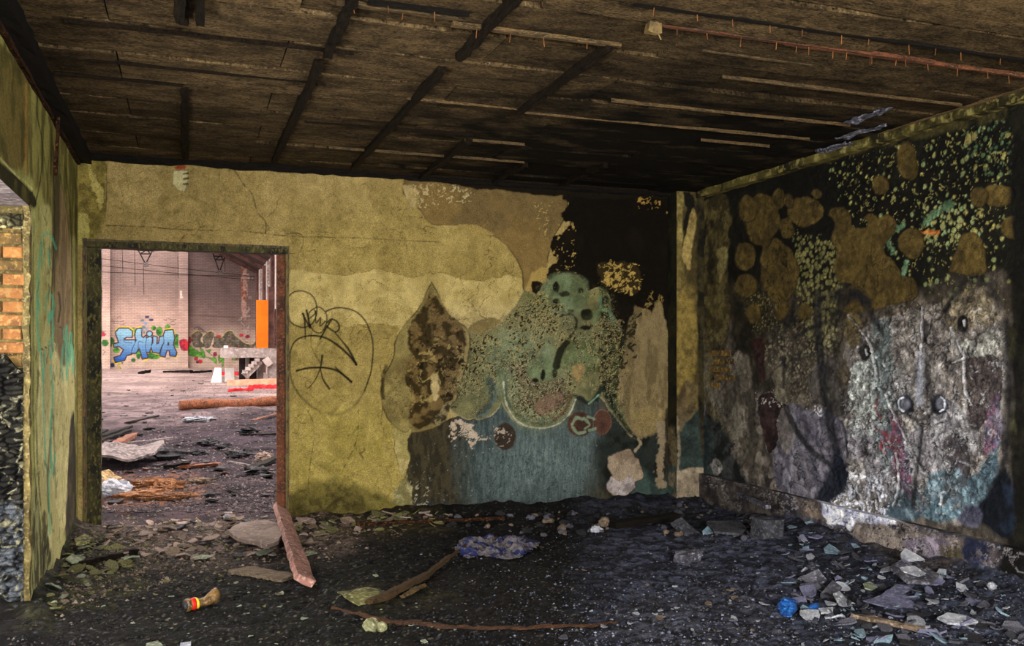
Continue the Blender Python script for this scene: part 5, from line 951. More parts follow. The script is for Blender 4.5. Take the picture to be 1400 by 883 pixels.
o = MB().box(hx(350.5, Yo), hx(366.5, Yo), Yo, Yo + .06, zt, hz(358, 410, Yo)).build('orange_board', 'orange'); recentre(tag(o, 'tall bright orange board standing upright on the concrete platform', 'board'))
o = MB().box(hx(367.5, Yo), hx(375, Yo), Yo + .1, Yo + .4, zt, hz(370, 392, Yo)).box(hx(367, Yo), hx(375.5, Yo), Yo + .05, Yo + .45, zt, zt + .12).build('brown_post', 'hallbrown'); recentre(tag(o, 'square brown post on the platform just right of the orange board', 'post'))
rt2 = tag(empty('brick_pier', (hx(381, Yo), Yo + .3, zt)), 'short reddish brick pier on the platform beside the right door jamb', 'pier')
for k in range(14): add_child(rt2, MB().box(hx(376.5, Yo), min(hx(392, Yo), HX - .18), Yo + .3, Yo + .8, zt + k * .11, zt + .098 + k * .11), 'brick_course', 'pink')
# white blocks
for a_, b_, yb, yt, lb in ((288, 303, 523, 503, 'white tapering concrete block on the hall floor, left of the pair'), (307.5, 320.5, 521, 503, 'white squarish concrete block on the hall floor, right of the pair')):
    P0 = gp((a_ + b_) / 2, yb); Yy = float(P0[1]); x0, x1 = hx(a_, Yy), hx(b_, Yy); z0, z1 = P0[2] - .06, hz(a_, yt, Yy); s_ = (x1 - x0) * (.38 if a_ < 300 else .05)
    V = [(x0, Yy, z0), (x1, Yy, z0), (x1, Yy + .3, z0), (x0, Yy + .3, z0), (x0 + s_, Yy + .03, z1), (x1 - .01, Yy + .03, z1), (x1 - .01, Yy + .27, z1), (x0 + s_, Yy + .27, z1)]
    recentre(tag(mk('concrete_block', V, BF, 'whitepaint'), lb, 'block', 'white blocks in the hall'))
def gbar(name, label, cat, p1, p2, wd, ht, mat, roll=0, lift=(0, 0), jit=.004, taper=1, seg=8, group=None, seed=1):
    A = gp(*p1); Bq = gp(*p2); A[2] += ht * .45 + lift[0]; Bq[2] += ht * .45 + lift[1]
    o = MB().bar(A, Bq, wd, ht, roll, seg, jit, taper, seed).build(name, mat); return recentre(tag(o, label, cat, group))
gbar('timber', 'salmon-pink square timber lying in front of the platform in the hall', 'timber', (311, 527), (400, 525), .2, .2, 'salmon')
gbar('red_board', 'red board lying directly behind the two white blocks', 'board', (300, 513), (330, 513), .3, .14, 'red', jit=.03)
gbar('red_board', 'short thick red board at the foot of the concrete stair', 'board', (333, 513), (352, 512), .3, .22, 'red', jit=.03)
gbar('red_board', 'red board on the near side of the salmon timber, left half', 'board', (312, 535), (345, 533), .2, .08, 'red', jit=.03)
gbar('red_board', 'red board on the near side of the salmon timber, right half', 'board', (343, 531), (376, 531), .25, .12, 'red', jit=.03)
o = MB(); A = gp(246, 561); Bq = gp(400, 553); A[2] += .1; Bq[2] += .1
pts = [A + (Bq - A) * f + np.array([0, 0, .02 * math.sin(f * 9)]) for f in np.linspace(0, 1, 14)]; 
recentre(tag(MB().tube(pts, .125, 14).build('rusty_pipe', 'rust', None, True), 'long thick rusty steel pipe lying across the hall floor', 'pipe'))
hb = ((128, 601, 178, 588, 'upper of the two long dark laths lying crosswise beside the left door jamb', .1), (130, 607, 176, 592, 'lower of the two long dark laths lying crosswise beside the left door jamb', .1), (160, 596, 195, 594, 'short pale lath right of the crossed dark laths', .06), (175, 607, 238, 602, 'long narrow grey lath lying level in the middle of the burnt ground', .08), (128, 596, 146, 590, 'short black stick beside the left door jamb', .06), (172, 580, 216, 570, 'black bent stick on the pale dusty ground', .07),
      (225, 509, 262, 510, 'dark plank at the foot of the graffiti wall, right of the blue lettering', .2), (192, 511, 204, 511, 'short black block at the foot of the graffiti wall', .25), (262, 510, 288, 510, 'dark plank at the foot of the graffiti wall near the white blocks', .2), (330, 595, 384, 596, 'dark stick lying level beside the right door jamb', .08), (345, 575, 384, 566, 'thin dark rod lying under the rusty pipe', .06), (340, 645, 384, 628, 'black charred branch beside the right door jamb', .12), (245, 641, 300, 639, 'orange-brown stick on black ground in the middle of the hall', .09), (225, 640, 260, 638, 'pale grey stick on black ground in the middle of the hall', .1), (155, 612, 182, 600, 'curled rusty sheet scrap near the crossed laths', .14), (312, 632, 350, 640, 'long thin grey stick slanting on the burnt ground', .05))
for k, (a_, b_, c_, d_, lb, wd) in enumerate(hb):
    mt = 'rust' if 'orange' in lb or 'rusty' in lb else 'char' if 'black' in lb or 'dark' in lb else 'greyboard'
    gbar('lath' if 'lath' in lb else 'plank' if 'plank' in lb else 'scrap' if 'scrap' in lb else 'stick' , lb, 'debris', (a_, b_), (c_, d_), wd, wd * .4, mt, jit=wd * .1, lift=(0, wd * .3), seed=k)

def rough_sheet(name, label, cat, pts, mat, thick=.01, amp=.02, sc=7, n=None, lift=0, group=None, seed=3, parent=None):
    """irregular plate: outline given where it lies, own thickness, warped and with a chipped edge"""
    P0 = gp(sum(p[0] for p in pts) / len(pts), sum(p[1] for p in pts) / len(pts)); P0[2] += lift + thick
    nn = np.array(n if n else (0, 0, 1), float); nn /= np.linalg.norm(nn)
    W3 = [on_plane(a, b, P0, nn) for a, b in pts]; ctr = sum(W3) / len(W3); rs_ = random.Random(seed); ring = []
    for i in range(len(W3)):
        a, b = W3[i], W3[(i + 1) % len(W3)]; L_ = np.linalg.norm(b - a); k = max(1, min(6, int(L_ / .06)))
        for j in range(k):
            q = a + (b - a) * j / k; ring.append(q + np.array([rs_.uniform(-1, 1) * L_ * .04 for _ in range(3)]) * np.array([1, 1, .3]))
    rings = [[ctr + (q - ctr) * f for q in ring] for f in (1, .7, .4)]; m_ = len(ring); V = []
    for side in (1, -1):
        for r_ in rings + [[ctr]]:
            for q in r_:
                z = amp * (float(vn(q[0] * sc, q[1] * sc, seed)) - .5) * 2
                V.append(q + nn * (side * thick / 2 + z))
    Fc = []; half = m_ * 3 + 1
    for sdi in (0, 1):
        o_ = sdi * half
        for r_ in range(2):
            for i in range(m_):
                f = (o_ + r_ * m_ + i, o_ + r_ * m_ + (i + 1) % m_, o_ + (r_ + 1) * m_ + (i + 1) % m_, o_ + (r_ + 1) * m_ + i); Fc.append(f if sdi else f[::-1])
        for i in range(m_):
            f = (o_ + 2 * m_ + i, o_ + 2 * m_ + (i + 1) % m_, o_ + 3 * m_); Fc.append(f if sdi else f[::-1])
    for i in range(m_): Fc.append((i, (i + 1) % m_, half + (i + 1) % m_, half + i))
    o = mk(name, V, Fc, mat); return recentre(tag(o, label, cat, group))
def lump(name, label, cat, px, py, rx_, ry_, rz_, mat, amp=.35, sc=3, seed=1, group=None, nu=18, nv=12, sink=.25, rot=0):
    P0 = gp(px, py); V = []; Fc = []
    for j in range(nv + 1):
        for i in range(nu):
            th = math.pi * j / nv; ph = 2 * math.pi * i / nu; d = np.array([math.sin(th) * math.cos(ph), math.sin(th) * math.sin(ph), math.cos(th)])
            k = 1 + amp * (float(fbm(d[0] * sc + d[2] * 2.1 + seed, d[1] * sc - d[2] * 1.7, seed, 3)) - .5) * 2
            q = d * k * np.array([rx_, ry_, rz_]); q = np.array([q[0] * math.cos(rot) - q[1] * math.sin(rot), q[0] * math.sin(rot) + q[1] * math.cos(rot), q[2]]); V.append(P0 + q + np.array([0, 0, rz_ * (1 - sink)]))
    for j in range(nv):
        for i in range(nu): Fc.append((j * nu + i, (j + 1) * nu + i, (j + 1) * nu + (i + 1) % nu, j * nu + (i + 1) % nu))
    return recentre(tag(mk(name, V, Fc, mat), label, cat, group))
# hall heaps
rough_sheet('fibre_sheet', 'large warped grey fibre sheet on the ground beside the left door jamb', 'sheet', [(118, 612), (150, 606), (190, 612), (222, 608), (205, 622), (160, 627), (118, 627)], 'greyboard', .03, .09, 3, lift=.06)
lump('insulation_heap', 'pale yellow crumpled insulation lying beside the left door jamb', 'insulation', 141, 672, .22, .2, .12, 'palefoam', .5, 4, 3)
lump('insulation_heap', 'whitish folded lump lying right of the pale yellow insulation', 'insulation', 156, 676, .17, .14, .09, 'flakewhite', .5, 4, 5)
for k, (x, y, a, b, c, lb) in enumerate(((196, 681, .3, .16, .05, 'flat orange-brown insulation tuft left of its group'), (230, 682, .28, .08, .04, 'long bright orange insulation tuft, nearest the camera'), (212, 667, .32, .1, .06, 'orange-brown insulation tuft, farthest and widest'), (224, 672, .12, .1, .07, 'small rounded orange insulation tuft in the middle'))):
    lump('insulation_tuft', lb, 'insulation', x, y, a, b, c, 'orangefoam', .6, 5, 10 + k, 'orange insulation scraps in the doorway')
for k, (x, y, r_) in enumerate(((233, 627, .17), (286, 608, .13), (327, 625, .14), (210, 618, .12), (340, 592, .13), (270, 622, .1), (355, 648, .12), (304, 612, .09))):
    lump('charred_lump', ('black charred lump left of the middle cluster, beyond the orange insulation', 'black charred lump in the middle, directly beyond the pale foil', 'black charred lump right of the middle cluster', 'black charred lump at the right end of the warped fibre sheet', 'farthest black charred lump, near the right door jamb', 'small black charred lump between the two middle ones', 'nearest charred lump, by the crumpled pinkish bag', 'small charred lump close behind the right-hand one')[k], 'debris', x, y, r_ * 1.3, r_ * .8, r_ * .45, 'dark', .9, 4, 30 + k, 'charred lumps in the hall', 12, 8)
lump('crumpled_bag', 'pinkish crumpled bag on black ground near the right door jamb', 'bag', 361, 632, .12, .1, .08, 'slab', .5, 4, 44)
lump('crumpled_foil', 'white crumpled foil behind the charred lumps below the rusty pipe', 'foil', 272, 576, .3, .12, .06, 'flakewhite', .7, 5, 45); lump('crumpled_foil', 'pale crumpled foil in the middle of the black ground', 'foil', 277, 659, .15, .06, .03, 'flakewarm', .7, 5, 46)

# ---- room debris, one by one
rough_sheet('plaster_slab', 'large flat grey-pink plaster slab lying in the doorway', 'slab', [(311, 727), (330, 716), (362, 711), (378, 716), (384, 726), (380, 742), (365, 748), (345, 742), (333, 738), (318, 735)], 'slab', .03, .012, 4, lift=.03)
gbar('pink_beam', 'long pink-red painted beam lying from the right door jamb towards the camera', 'beam', (383, 712), (417, 806), .13, .05, 'pink', roll=-.55, jit=.007, lift=(.10, .04), seg=16)
gbar('grey_board', 'weathered grey-brown board lying left of the pink-red beam', 'board', (325, 780), (398, 793), .17, .025, 'board', jit=.006, seg=10)
gbar('metal_bar', 'thin dark rusty bar lying along the foot of the back wall', 'bar', (488, 722), (690, 713), .03, .03, 'rustdark', jit=.002, lift=(.02, .02))
# splintered wooden strip
def ribbon(name, label, cat, pts, widths, mat, th=.012, seed=1, lift=.01, jit=.01, group=None):
    P = [gp(*p) for p in pts]; P = smooth(P, 5); n_ = len(P); mb = MB(); V = []; Fc = []; rs_ = random.Random(seed)
    ws = np.interp(np.linspace(0, 1, n_), np.linspace(0, 1, len(widths)), widths)
    for i in range(n_):
        t = P[min(i + 1, n_ - 1)] - P[max(i - 1, 0)]; t[2] = 0; t /= np.linalg.norm(t); s_ = np.array([-t[1], t[0], 0]); w2 = ws[i] / 2
        z = lift + .004 * math.sin(i * .7 + seed)
        for a, b in ((-1, 0), (-.4, 1), (.4, .9), (1, 0), (0, -.6)): V.append(P[i] + s_ * (w2 * a + rs_.uniform(-jit, jit)) + np.array([0, 0, z + th * b + rs_.uniform(-jit, jit) * .5]))
    for i in range(n_ - 1):
        for k in range(5): Fc.append((i * 5 + k, i * 5 + (k + 1) % 5, (i + 1) * 5 + (k + 1) % 5, (i + 1) * 5 + k))
    Fc += [(4, 3, 2, 1, 0), tuple((n_ - 1) * 5 + k for k in range(5))]
    return recentre(tag(mk(name, V, Fc, mat), label, cat, group))
ribbon('splintered_branch', 'brown bent splintered strip, broad at its near end, pointing to the blue cloth', 'debris', [(505, 832), (545, 812), (575, 796), (600, 778), (622, 762), (640, 748)], [.08, .12, .10, .05, .03, .02], 'fibre', .02, 2, .03)
ribbon('torn_strip', 'orange edge strip lying under the splintered brown strip', 'debris', [(550, 820), (565, 812), (582, 803)], [.03, .07, .02], 'lath', .012, 4, .02)
ribbon('rusty_strip', 'long ragged rusty fibre strip lying across the foreground', 'strip', [(455, 833), (490, 842), (530, 851), (560, 852), (600, 858), (660, 861), (720, 859), (780, 858), (845, 854)], [.02, .04, .06, .10, .06, .05, .035, .03, .01], 'rustfibre', .012, 3, .006, .014)
rough_sheet('moss_sheet', 'mossy olive sheet lying left of the splintered brown strip', 'sheet', [(462, 806), (500, 802), (530, 806), (525, 820), (490, 824), (468, 818)], 'flakeolive', .01, .03, 6, seed=8)
lump('pale_rock', 'pale greenish lump of mortar in front of the rusty strip, larger left one', 'rock', 507, 861, .045, .04, .035, 'palerock', .5, 3, 3); lump('pale_rock', 'rounded pale greenish mortar lump right of the larger one', 'rock', 522, 862, .03, .03, .03, 'palerock', .2, 3, 6)
# crumpled cloth
def cloth(name, label, cat, pts, mat, hgt, seed, thick=.004):
    a = np.array(pts, float); V = []; Fc = []; k = 34; c0 = a.mean(0); keep = {}
    for j in range(k):
        for i in range(k):
            x = a[:, 0].min() + (a[:, 0].max() - a[:, 0].min()) * i / (k - 1); y = a[:, 1].min() + (a[:, 1].max() - a[:, 1].min()) * j / (k - 1)
            d = float(sd_poly(np.array([x]), np.array([y]), pts)[0])
            if d < 1.5:
                P = gp(x, y); r1 = float(fbm(P[0] * 11, P[1] * 11, seed, 3)); f = min(1, max(0, -d) / 5)
                P[2] += .012 + hgt * f * abs(r1 - .5) * 4; P[0] += (r1 - .5) * .05; keep[(i, j)] = len(V); V.append(P)
    for (i, j) in list(keep):
        q = [(i, j), (i + 1, j), (i + 1, j + 1), (i, j + 1)]
        if all(t in keep for t in q): Fc.append(tuple(keep[t] for t in q))
    o = mk(name, V, Fc, mat, None, False); md = o.modifiers.new('thickness', 'SOLIDIFY'); md.thickness = thick
    return recentre(tag(o, label, cat))
cloth('crumpled_cloth', 'crumpled blue, white and grey patterned cloth in the middle of the floor', 'cloth', [(622, 752), (630, 742), (645, 736), (690, 737), (718, 738), (738, 744), (728, 752), (715, 762), (690, 766), (660, 760), (640, 765), (628, 760)], 'cloth', .05, 5)
cloth('blue_bag', 'crumpled bright blue plastic bag, larger, on the floor at the right', 'bag', [(1066, 822), (1075, 820), (1090, 824), (1088, 836), (1082, 846), (1072, 842), (1064, 834)], 'bluebag', .03, 7)
cloth('blue_bag', 'small scrap of bright blue plastic right of the larger blue bag', 'bag', [(1108, 832), (1116, 828), (1121, 832), (1117, 840), (1107, 839)], 'bluebag', .02, 9)
# crushed bottle
A = gp(254, 836); Bq = gp(300, 826); ax = (Bq - A); ax[2] = 0; Ln = np.linalg.norm(ax); ax /= Ln; sx_ = np.array([-ax[1], ax[0], 0])
rt = tag(empty('crushed_bottle', tuple((A + Bq) / 2)), 'crushed brown bottle with a red and yellow band on the dark floor', 'bottle')
def bott(f0, f1, nm, mat, rad, n_=8, bend=True):
    V = []; Fc = []; m_ = 12
    for i in range(n_ + 1):
        f = f0 + (f1 - f0) * i / n_; c = A + ax * Ln * f + np.array([0, 0, .04]) + (sx_ * .05 * max(0, f - .55) ** 1.2 * 2 + np.array([0, 0, .03 * max(0, f - .6) * 2]) if bend else 0); r_ = rad(f)
        for k in range(m_):
            q = 2 * math.pi * k / m_; cr = 1 + .16 * (float(vn(f * 14, k * .9, 3)) - .5) * 2; V.append(c + sx_ * r_ * cr * math.cos(q) + np.array([0, 0, 1]) * r_ * .85 * cr * math.sin(q))
    for i in range(n_):
        for k in range(m_): Fc.append((i * m_ + k, i * m_ + (k + 1) % m_, (i + 1) * m_ + (k + 1) % m_, (i + 1) * m_ + k))
    Fc += [tuple(range(m_))[::-1], tuple(range(n_ * m_, (n_ + 1) * m_))]
    o = mk(nm, V, Fc, mat, None, True); o.parent = rt; o.matrix_parent_inverse = Matrix.Translation(-rt.location); return o
bott(0, 1, 'body', 'bottle', lambda f: .043 - .012 * math.exp(-((f - .45) / .2) ** 2) + .012 * math.exp(-((f - .9) / .12) ** 2), 16)
bott(.13, .25, 'red_band', 'labelred', lambda f: .044, 3); bott(.25, .33, 'yellow_band', 'labelyellow', lambda f: .041, 3); bott(-.05, .03, 'cap', 'dark', lambda f: .033, 2)
# right side blocks and boards
def slab_on(name, label, pts, mat, thick, n, lift=0, cat='slab', seed=2, amp=.002): return rough_sheet(name, label, cat, pts, mat, thick, amp, 5, n, lift, None, seed)
slab_on('dark_slab', 'dark square board leaning on rubble under the back wall pier', [(917, 716), (931, 708), (964, 738), (948, 747)], 'darkslab', .025, (-.1, -.6, .8), .06)
slab_on('teal_flake', 'upright pale teal paint flake right of the leaning dark board', [(960, 726), (968, 719), (975, 728), (970, 738), (962, 736)], 'flakeblue', .008, (0, -.8, .5), .04)
slab_on('dark_board', 'wide flat dark board lying right of the teal flake', [(965, 714), (1010, 712), (1022, 722), (1010, 731), (978, 728)], 'darkslab', .02, (0, -.1, 1), .04)
gbar('burnt_plank', 'burnt black plank with an orange spot lying near the back wall', 'plank', (838, 724), (925, 716), .13, .05, 'char', jit=.006, lift=(.02, .05))
gbar('grey_lath', 'grey wooden lath leaning from the plinth onto a dark block', 'lath', (1003, 696), (1050, 714), .05, .035, 'flakegrey', lift=(.16, .12), jit=.003)
A = gp(1056, 737); o = MB().bar((A[0] - .09, A[1] + .08, A[2] + .075), (A[0] + .1, A[1] + .1, A[2] + .075), .16, .17, .05, 4, .008, 1, 3).build('dark_block', 'darkslab'); recentre(tag(o, 'dark cube-like block at the end of the grey lath', 'block'))
A = gp(946, 770); o = MB().bar((A[0] - .1, A[1] + .04, A[2] + .035), (A[0] + .09, A[1] + .06, A[2] + .04), .1, .075, .1, 4, .01, 1, 4).build('grey_brick', 'flakegrey'); recentre(tag(o, 'pale grey brick-sized block alone on dark ground', 'block'))
slab_on('violet_sheet', 'ragged pointed violet-grey sheet lying at the lower right', [(1180, 820), (1205, 814), (1225, 800), (1250, 801), (1235, 812), (1256, 832), (1225, 834), (1200, 828)], 'slate', .008, (0, -.25, .97), .04, 'sheet', 4, .015)
slab_on('white_flake', 'thick white plaster flake leaning against the plinth', [(1231, 757), (1238, 750), (1262, 764), (1275, 774), (1245, 772), (1233, 766)], 'flakewhite', .015, (-.2, -.7, .7), .06, 'flake')
slab_on('grey_plate', 'broad grey plaster plate in front of the leaning white flake', [(1216, 776), (1232, 768), (1262, 778), (1284, 786), (1274, 798), (1240, 796)], 'flakegrey', .02, (0, -.3, .95), .04, 'plate')
slab_on('white_flake', 'white flake lying on the broad grey plate', [(1230, 776), (1250, 774), (1266, 784), (1256, 788), (1236, 782)], 'flakewhite', .008, (0, -.3, .95), .075, 'flake')
slab_on('peach_flake', 'pale flake with orange stains between blue bag and violet sheet', [(1139, 812), (1147, 809), (1160, 822), (1181, 829), (1165, 832), (1146, 826)], 'flakewhite', .01, (0, -.4, .9), .04, 'flake', 5)
gbar('ribbed_lath', 'pale weathered plank in the lower right foreground', 'plank', (1168, 846), (1262, 868), .06, .02, 'flakewarm', jit=.008, lift=(.01, .02))
slab_on('ribbed_flake', 'white ribbed oval flake at the lower right', [(1281, 845), (1295, 838), (1320, 842), (1338, 850), (1318, 854), (1295, 852)], 'flakewhite', .012, (0, -.2, 1), .04, 'flake', 6)
slab_on('blue_flake', 'pale blue paint flake on dark ground before the white crust', [(1126, 750), (1134, 743), (1144, 750), (1153, 758), (1140, 757), (1128, 756)], 'flakeblue', .006, (0, -.4, 1), .03, 'flake'); slab_on('blue_flake', 'small pale blue flake directly below the plinth, left one', [(1100, 714), (1112, 711), (1118, 716), (1108, 721)], 'flakeblue', .006, (0, -.4, 1), .03, 'flake')
slab_on('blue_flake', 'tiny pale blue oval flake left of the larger pale blue flake', [(1097, 748), (1106, 746), (1106, 751), (1098, 751)], 'flakeblue', .006, (0, -.4, 1), .03, 'flake')
slab_on('tilted_grey_plate', 'dark grey plate tilted over a hollow right of centre', [(1095, 790), (1120, 778), (1130, 792), (1118, 806), (1106, 800)], 'flakegrey', .015, (-.5, -.3, .8), .07, 'plate', 7); slab_on('tilted_grey_plate', 'blackish ridge plate right of the hollow', [(1122, 812), (1138, 794), (1150, 802), (1140, 822), (1122, 826)], 'darkslab', .02, (-.6, -.3, .7), .05, 'plate', 9)
slab_on('white_chip', 'white chip right of the blackish ridge plate', [(1119, 832), (1138, 831), (1138, 838), (1122, 838)], 'flakewhite', .012, (0, -.2, 1), .03, 'flake', 9)
lump('white_lump', 'small white lump by the dark right end of the plinth', 'rock', 1356, 806, .03, .025, .025, 'flakewhite', .4, 3, 8); slab_on('white_sheet', 'white torn sheet at the foot of the plinth left of the leaning flake', [(1182, 718), (1192, 714), (1200, 724), (1222, 732), (1200, 732), (1183, 730)], 'flakewhite', .006, (0, -.6, .8), .05, 'sheet', 3)
slab_on('round_teal_flake', 'round speckled teal flake left of the violet sheet', [(1180, 798), (1190, 795), (1201, 802), (1192, 807), (1182, 804)], 'flakemint', .006, (0, -.1, 1), .02, 'flake', 3)
lump('round_stone', 'rounded grey stone under the plinth near the corner pile', 'rock', 826, 720, .05, .05, .05, 'flakewarm', .2, 3, 9); lump('curled_scrap', 'white curled scrap beside the rounded grey stone', 'scrap', 815, 728, .05, .03, .03, 'flakewhite', .7, 5, 12)
slab_on('grey_plate_left', 'flat stone plate at the foot of the left door jamb', [(102, 738), (116, 731), (128, 737), (118, 743), (104, 744)], 'flakeolive', .02, (0, -.1, 1), .03, 'plate', 3); slab_on('mint_flake', 'pale mint flake on the heap below the left wall', [(90, 764), (98, 758), (118, 762), (112, 768), (98, 770)], 'flakemint', .01, (.2, -.1, 1), .03, 'flake', 3)
gbar('left_stick', 'dark wooden stick lying on the rubble before the left door jamb', 'stick', (110, 775), (186, 758), .05, .04, 'chary', jit=.006, lift=(.0, .01)); slab_on('olive_plate', 'olive plaster piece standing against the back wall foot', [(498, 694), (512, 678), (524, 684), (544, 704), (520, 712), (505, 704)], 'flakeolive', .02, (0, -.7, .7), .05, 'plate', 6)
slab_on('olive_flake', 'pale olive flake just right of the pink-red beam', [(466, 759), (464, 756), (490, 754), (494, 757), (470, 760)][::-1], 'flakemint', .006, (0, 0, 1), .01, 'flake', 6) if False else slab_on('olive_flake', 'pale olive flake just right of the pink-red beam', [(409, 757), (424, 753), (433, 756), (418, 760)], 'flakemint', .006, (0, 0, 1), .015, 'flake', 6)
slab_on('olive_flake', 'pale olive flake below the large plaster slab', [(350, 755), (362, 750), (374, 752), (364, 757), (353, 760)], 'flakemint', .006, (0, 0, 1), .015, 'flake', 8); slab_on('olive_flake', 'pair of pale chips left of the large slab', [(264, 762), (274, 758), (291, 760), (280, 764)], 'flakemint', .006, (0, 0, 1), .015, 'flake', 9)
slab_on('bottom_flake', 'white-green flake at the bottom edge below the bottle', [(200, 880), (215, 876), (222, 882), (212, 889), (198, 889)], 'flakemint', .006, (0, 0, 1), .01, 'flake', 9); slab_on('bottom_flake', 'whitish flake at the bottom edge, right of the other one', [(247, 879), (262, 877), (260, 886), (246, 886)], 'flakewhite', .006, (0, 0, 1), .01, 'flake', 4)
lump('tiny_white_stone', 'small bright white stone in the doorway by the large slab', 'rock', 310, 710, .03, .03, .03, 'flakewhite', .3, 3, 9)
# ceiling socket, hanging strip
A = cp(892, 30, ZC - .03); o = MB().bar((A[0] - .03, A[1], A[2] - .03), (A[0] + .035, A[1], A[2] - .035), .07, .05, .2, 4, .005).tube([(A[0] + .02, A[1], A[2] - .03), (A[0] + .05, A[1], A[2] - .085)], .004, 5).build('ceiling_socket', 'bakelite'); recentre(tag(o, 'small scorched yellowish socket with wire on the ceiling', 'socket'))
A = on_plane(80, 160, (XL + .05, 0, 0), (1, 0, 0)); A[2] = min(A[2], ZC - .1); Bq = on_plane(76, 238, (XL + .045, 0, 0), (1, 0, 0))
recentre(tag(MB().bar(A, Bq, .035, .02, 0, 10, .003).build('hanging_strip', 'rustdark'), 'dark rusty strip hanging down the left wall below the ceiling edge', 'strip'))

# ---- loose flakes and stones, one object each, sharing meshes
def chip_mesh(name, mat, seed, thick=.12, stone=False):
    rs_ = random.Random(seed); n_ = rs_.randint(5, 8); V = []; rr_ = [rs_.uniform(.6, 1.05) for _ in range(n_)]; el = rs_.uniform(.5, .95)
    if stone:
        for z, f in ((-.35, .75), (.1, 1), (.5, .55)):
            for k in range(n_):
                q = 2 * math.pi * k / n_; V.append((rr_[k] * f * math.cos(q), el * rr_[k] * f * math.sin(q), z + rs_.uniform(-.12, .12)))
        Fc = [(j * n_ + k, j * n_ + (k + 1) % n_, (j + 1) * n_ + (k + 1) % n_, (j + 1) * n_ + k) for j in (0, 1) for k in range(n_)] + [tuple(range(n_))[::-1], tuple(range(2 * n_, 3 * n_))]
    else:
        for z in (-thick / 2, thick / 2):
            for k in range(n_):
                q = 2 * math.pi * k / n_; V.append((rr_[k] * math.cos(q), el * rr_[k] * math.sin(q), z + .10 * math.cos(2 * q + seed)))
        V.append((0, 0, thick / 2 - .06)); c_ = 2 * n_
        Fc = [(k, (k + 1) % n_, n_ + (k + 1) % n_, n_ + k) for k in range(n_)] + [(n_ + k, n_ + (k + 1) % n_, c_) for k in range(n_)] + [tuple(range(n_))[::-1]]
    me = bpy.data.meshes.new(name); me.from_pydata(V, [], Fc); me.materials.append(M[mat]); M[mat]['k'] = mat; me.update(); return me
LM = [(345, 728, 'the big plaster slab in the doorway'), (395, 760, 'the pink-red beam'), (360, 785, 'the grey-brown board'), (275, 828, 'the crushed bottle'), (680, 750, 'the crumpled blue and white cloth'), (550, 815, 'the splintered brown strip'), (510, 860, 'the pale mortar lumps'), (780, 858, 'the tail of the rusty strip'), (590, 716, 'the thin metal bar'),
      (1078, 832, 'the blue plastic bag'), (1220, 818, 'the violet-grey sheet'), (1250, 765, 'the leaning white flake'), (1310, 848, 'the ribbed oval flake'), (940, 728, 'the leaning dark square board'), (946, 764, 'the pale grey block'), (1057, 725, 'the dark cube-like block'), (1140, 752, 'the pale blue flake'), (1112, 792, 'the tilted dark grey plate'), (1160, 820, 'the orange-stained flake'), (1356, 800, 'the dark end of the plinth'), (1215, 858, 'the pale weathered plank'),
      (115, 740, 'the foot of the left door jamb'), (150, 766, 'the dark stick by the left jamb'), (390, 715, 'the foot of the right door jamb'), (522, 695, 'the standing olive plaster piece'), (880, 720, 'the burnt black plank'), (855, 690, 'the round pale wall patch'), (60, 830, 'the jamb of the left opening'), (930, 685, 'the corner pier'), (720, 700, 'the foot of the teal wall'), (1010, 700, 'the grey leaning lath'),
      (315, 556, 'the rusty pipe'), (150, 592, 'the crossed dark laths'), (170, 618, 'the warped fibre sheet'), (150, 674, 'the pale insulation heap'), (225, 680, 'the orange insulation tufts'), (310, 510, 'the white concrete blocks'), (345, 526, 'the salmon timber'), (361, 630, 'the pinkish crumpled bag'), (272, 576, 'the white crumpled foil'), (286, 608, 'the charred lumps in mid hall')]
CW = {'flakewarm': 'brownish', 'flakegrey': 'grey', 'flakeolive': 'olive', 'dark': 'black', 'slab': 'pinkish', 'flakemint': 'pale green', 'darkslab': 'dark grey', 'flakewhite': 'white', 'slate': 'violet-grey', 'flakeblue': 'pale blue', 'greyboard': 'ash-grey', 'char': 'charred', 'hallbrown': 'brown'}
ORD = ['nearest', 'second', 'third', 'fourth', 'fifth', 'sixth', 'seventh', 'eighth', 'ninth', 'tenth', 'eleventh', 'twelfth', 'thirteenth', 'fourteenth', 'fifteenth', 'sixteenth', 'seventeenth', 'eighteenth', 'nineteenth', 'twentieth', 'outermost']
LOOSE = []
def name_loose():
    """each loose piece is named by colour and by rank outward from the landmark next to it"""
    kinds = {}
    for o, x, y, col, noun in LOOSE:
        d, lx, ly, ph = min((math.hypot(x - a, (y - b) * 1.8), a, b, c) for a, b, c in LM)
        side = ('left of' if x < lx else 'right of') if abs(x - lx) > abs(y - ly) * 1.8 else ('behind' if y < ly else 'in front of')
        kinds.setdefault((col, noun, side, ph), []).append((d, o))
    for (col, noun, side, ph), l in kinds.items():
        l.sort(key=lambda t: t[0])
        for k, (d, o) in enumerate(l):
            o['label'] = (ORD[k] + ' ' if len(l) > 1 and k < 21 else '') + col + ' ' + noun + ' ' + side + ' ' + ph
def inside(x, y, poly): return float(sd_poly(np.array([float(x)]), np.array([float(y)]), poly)[0]) < 0
rs = random.Random(21)
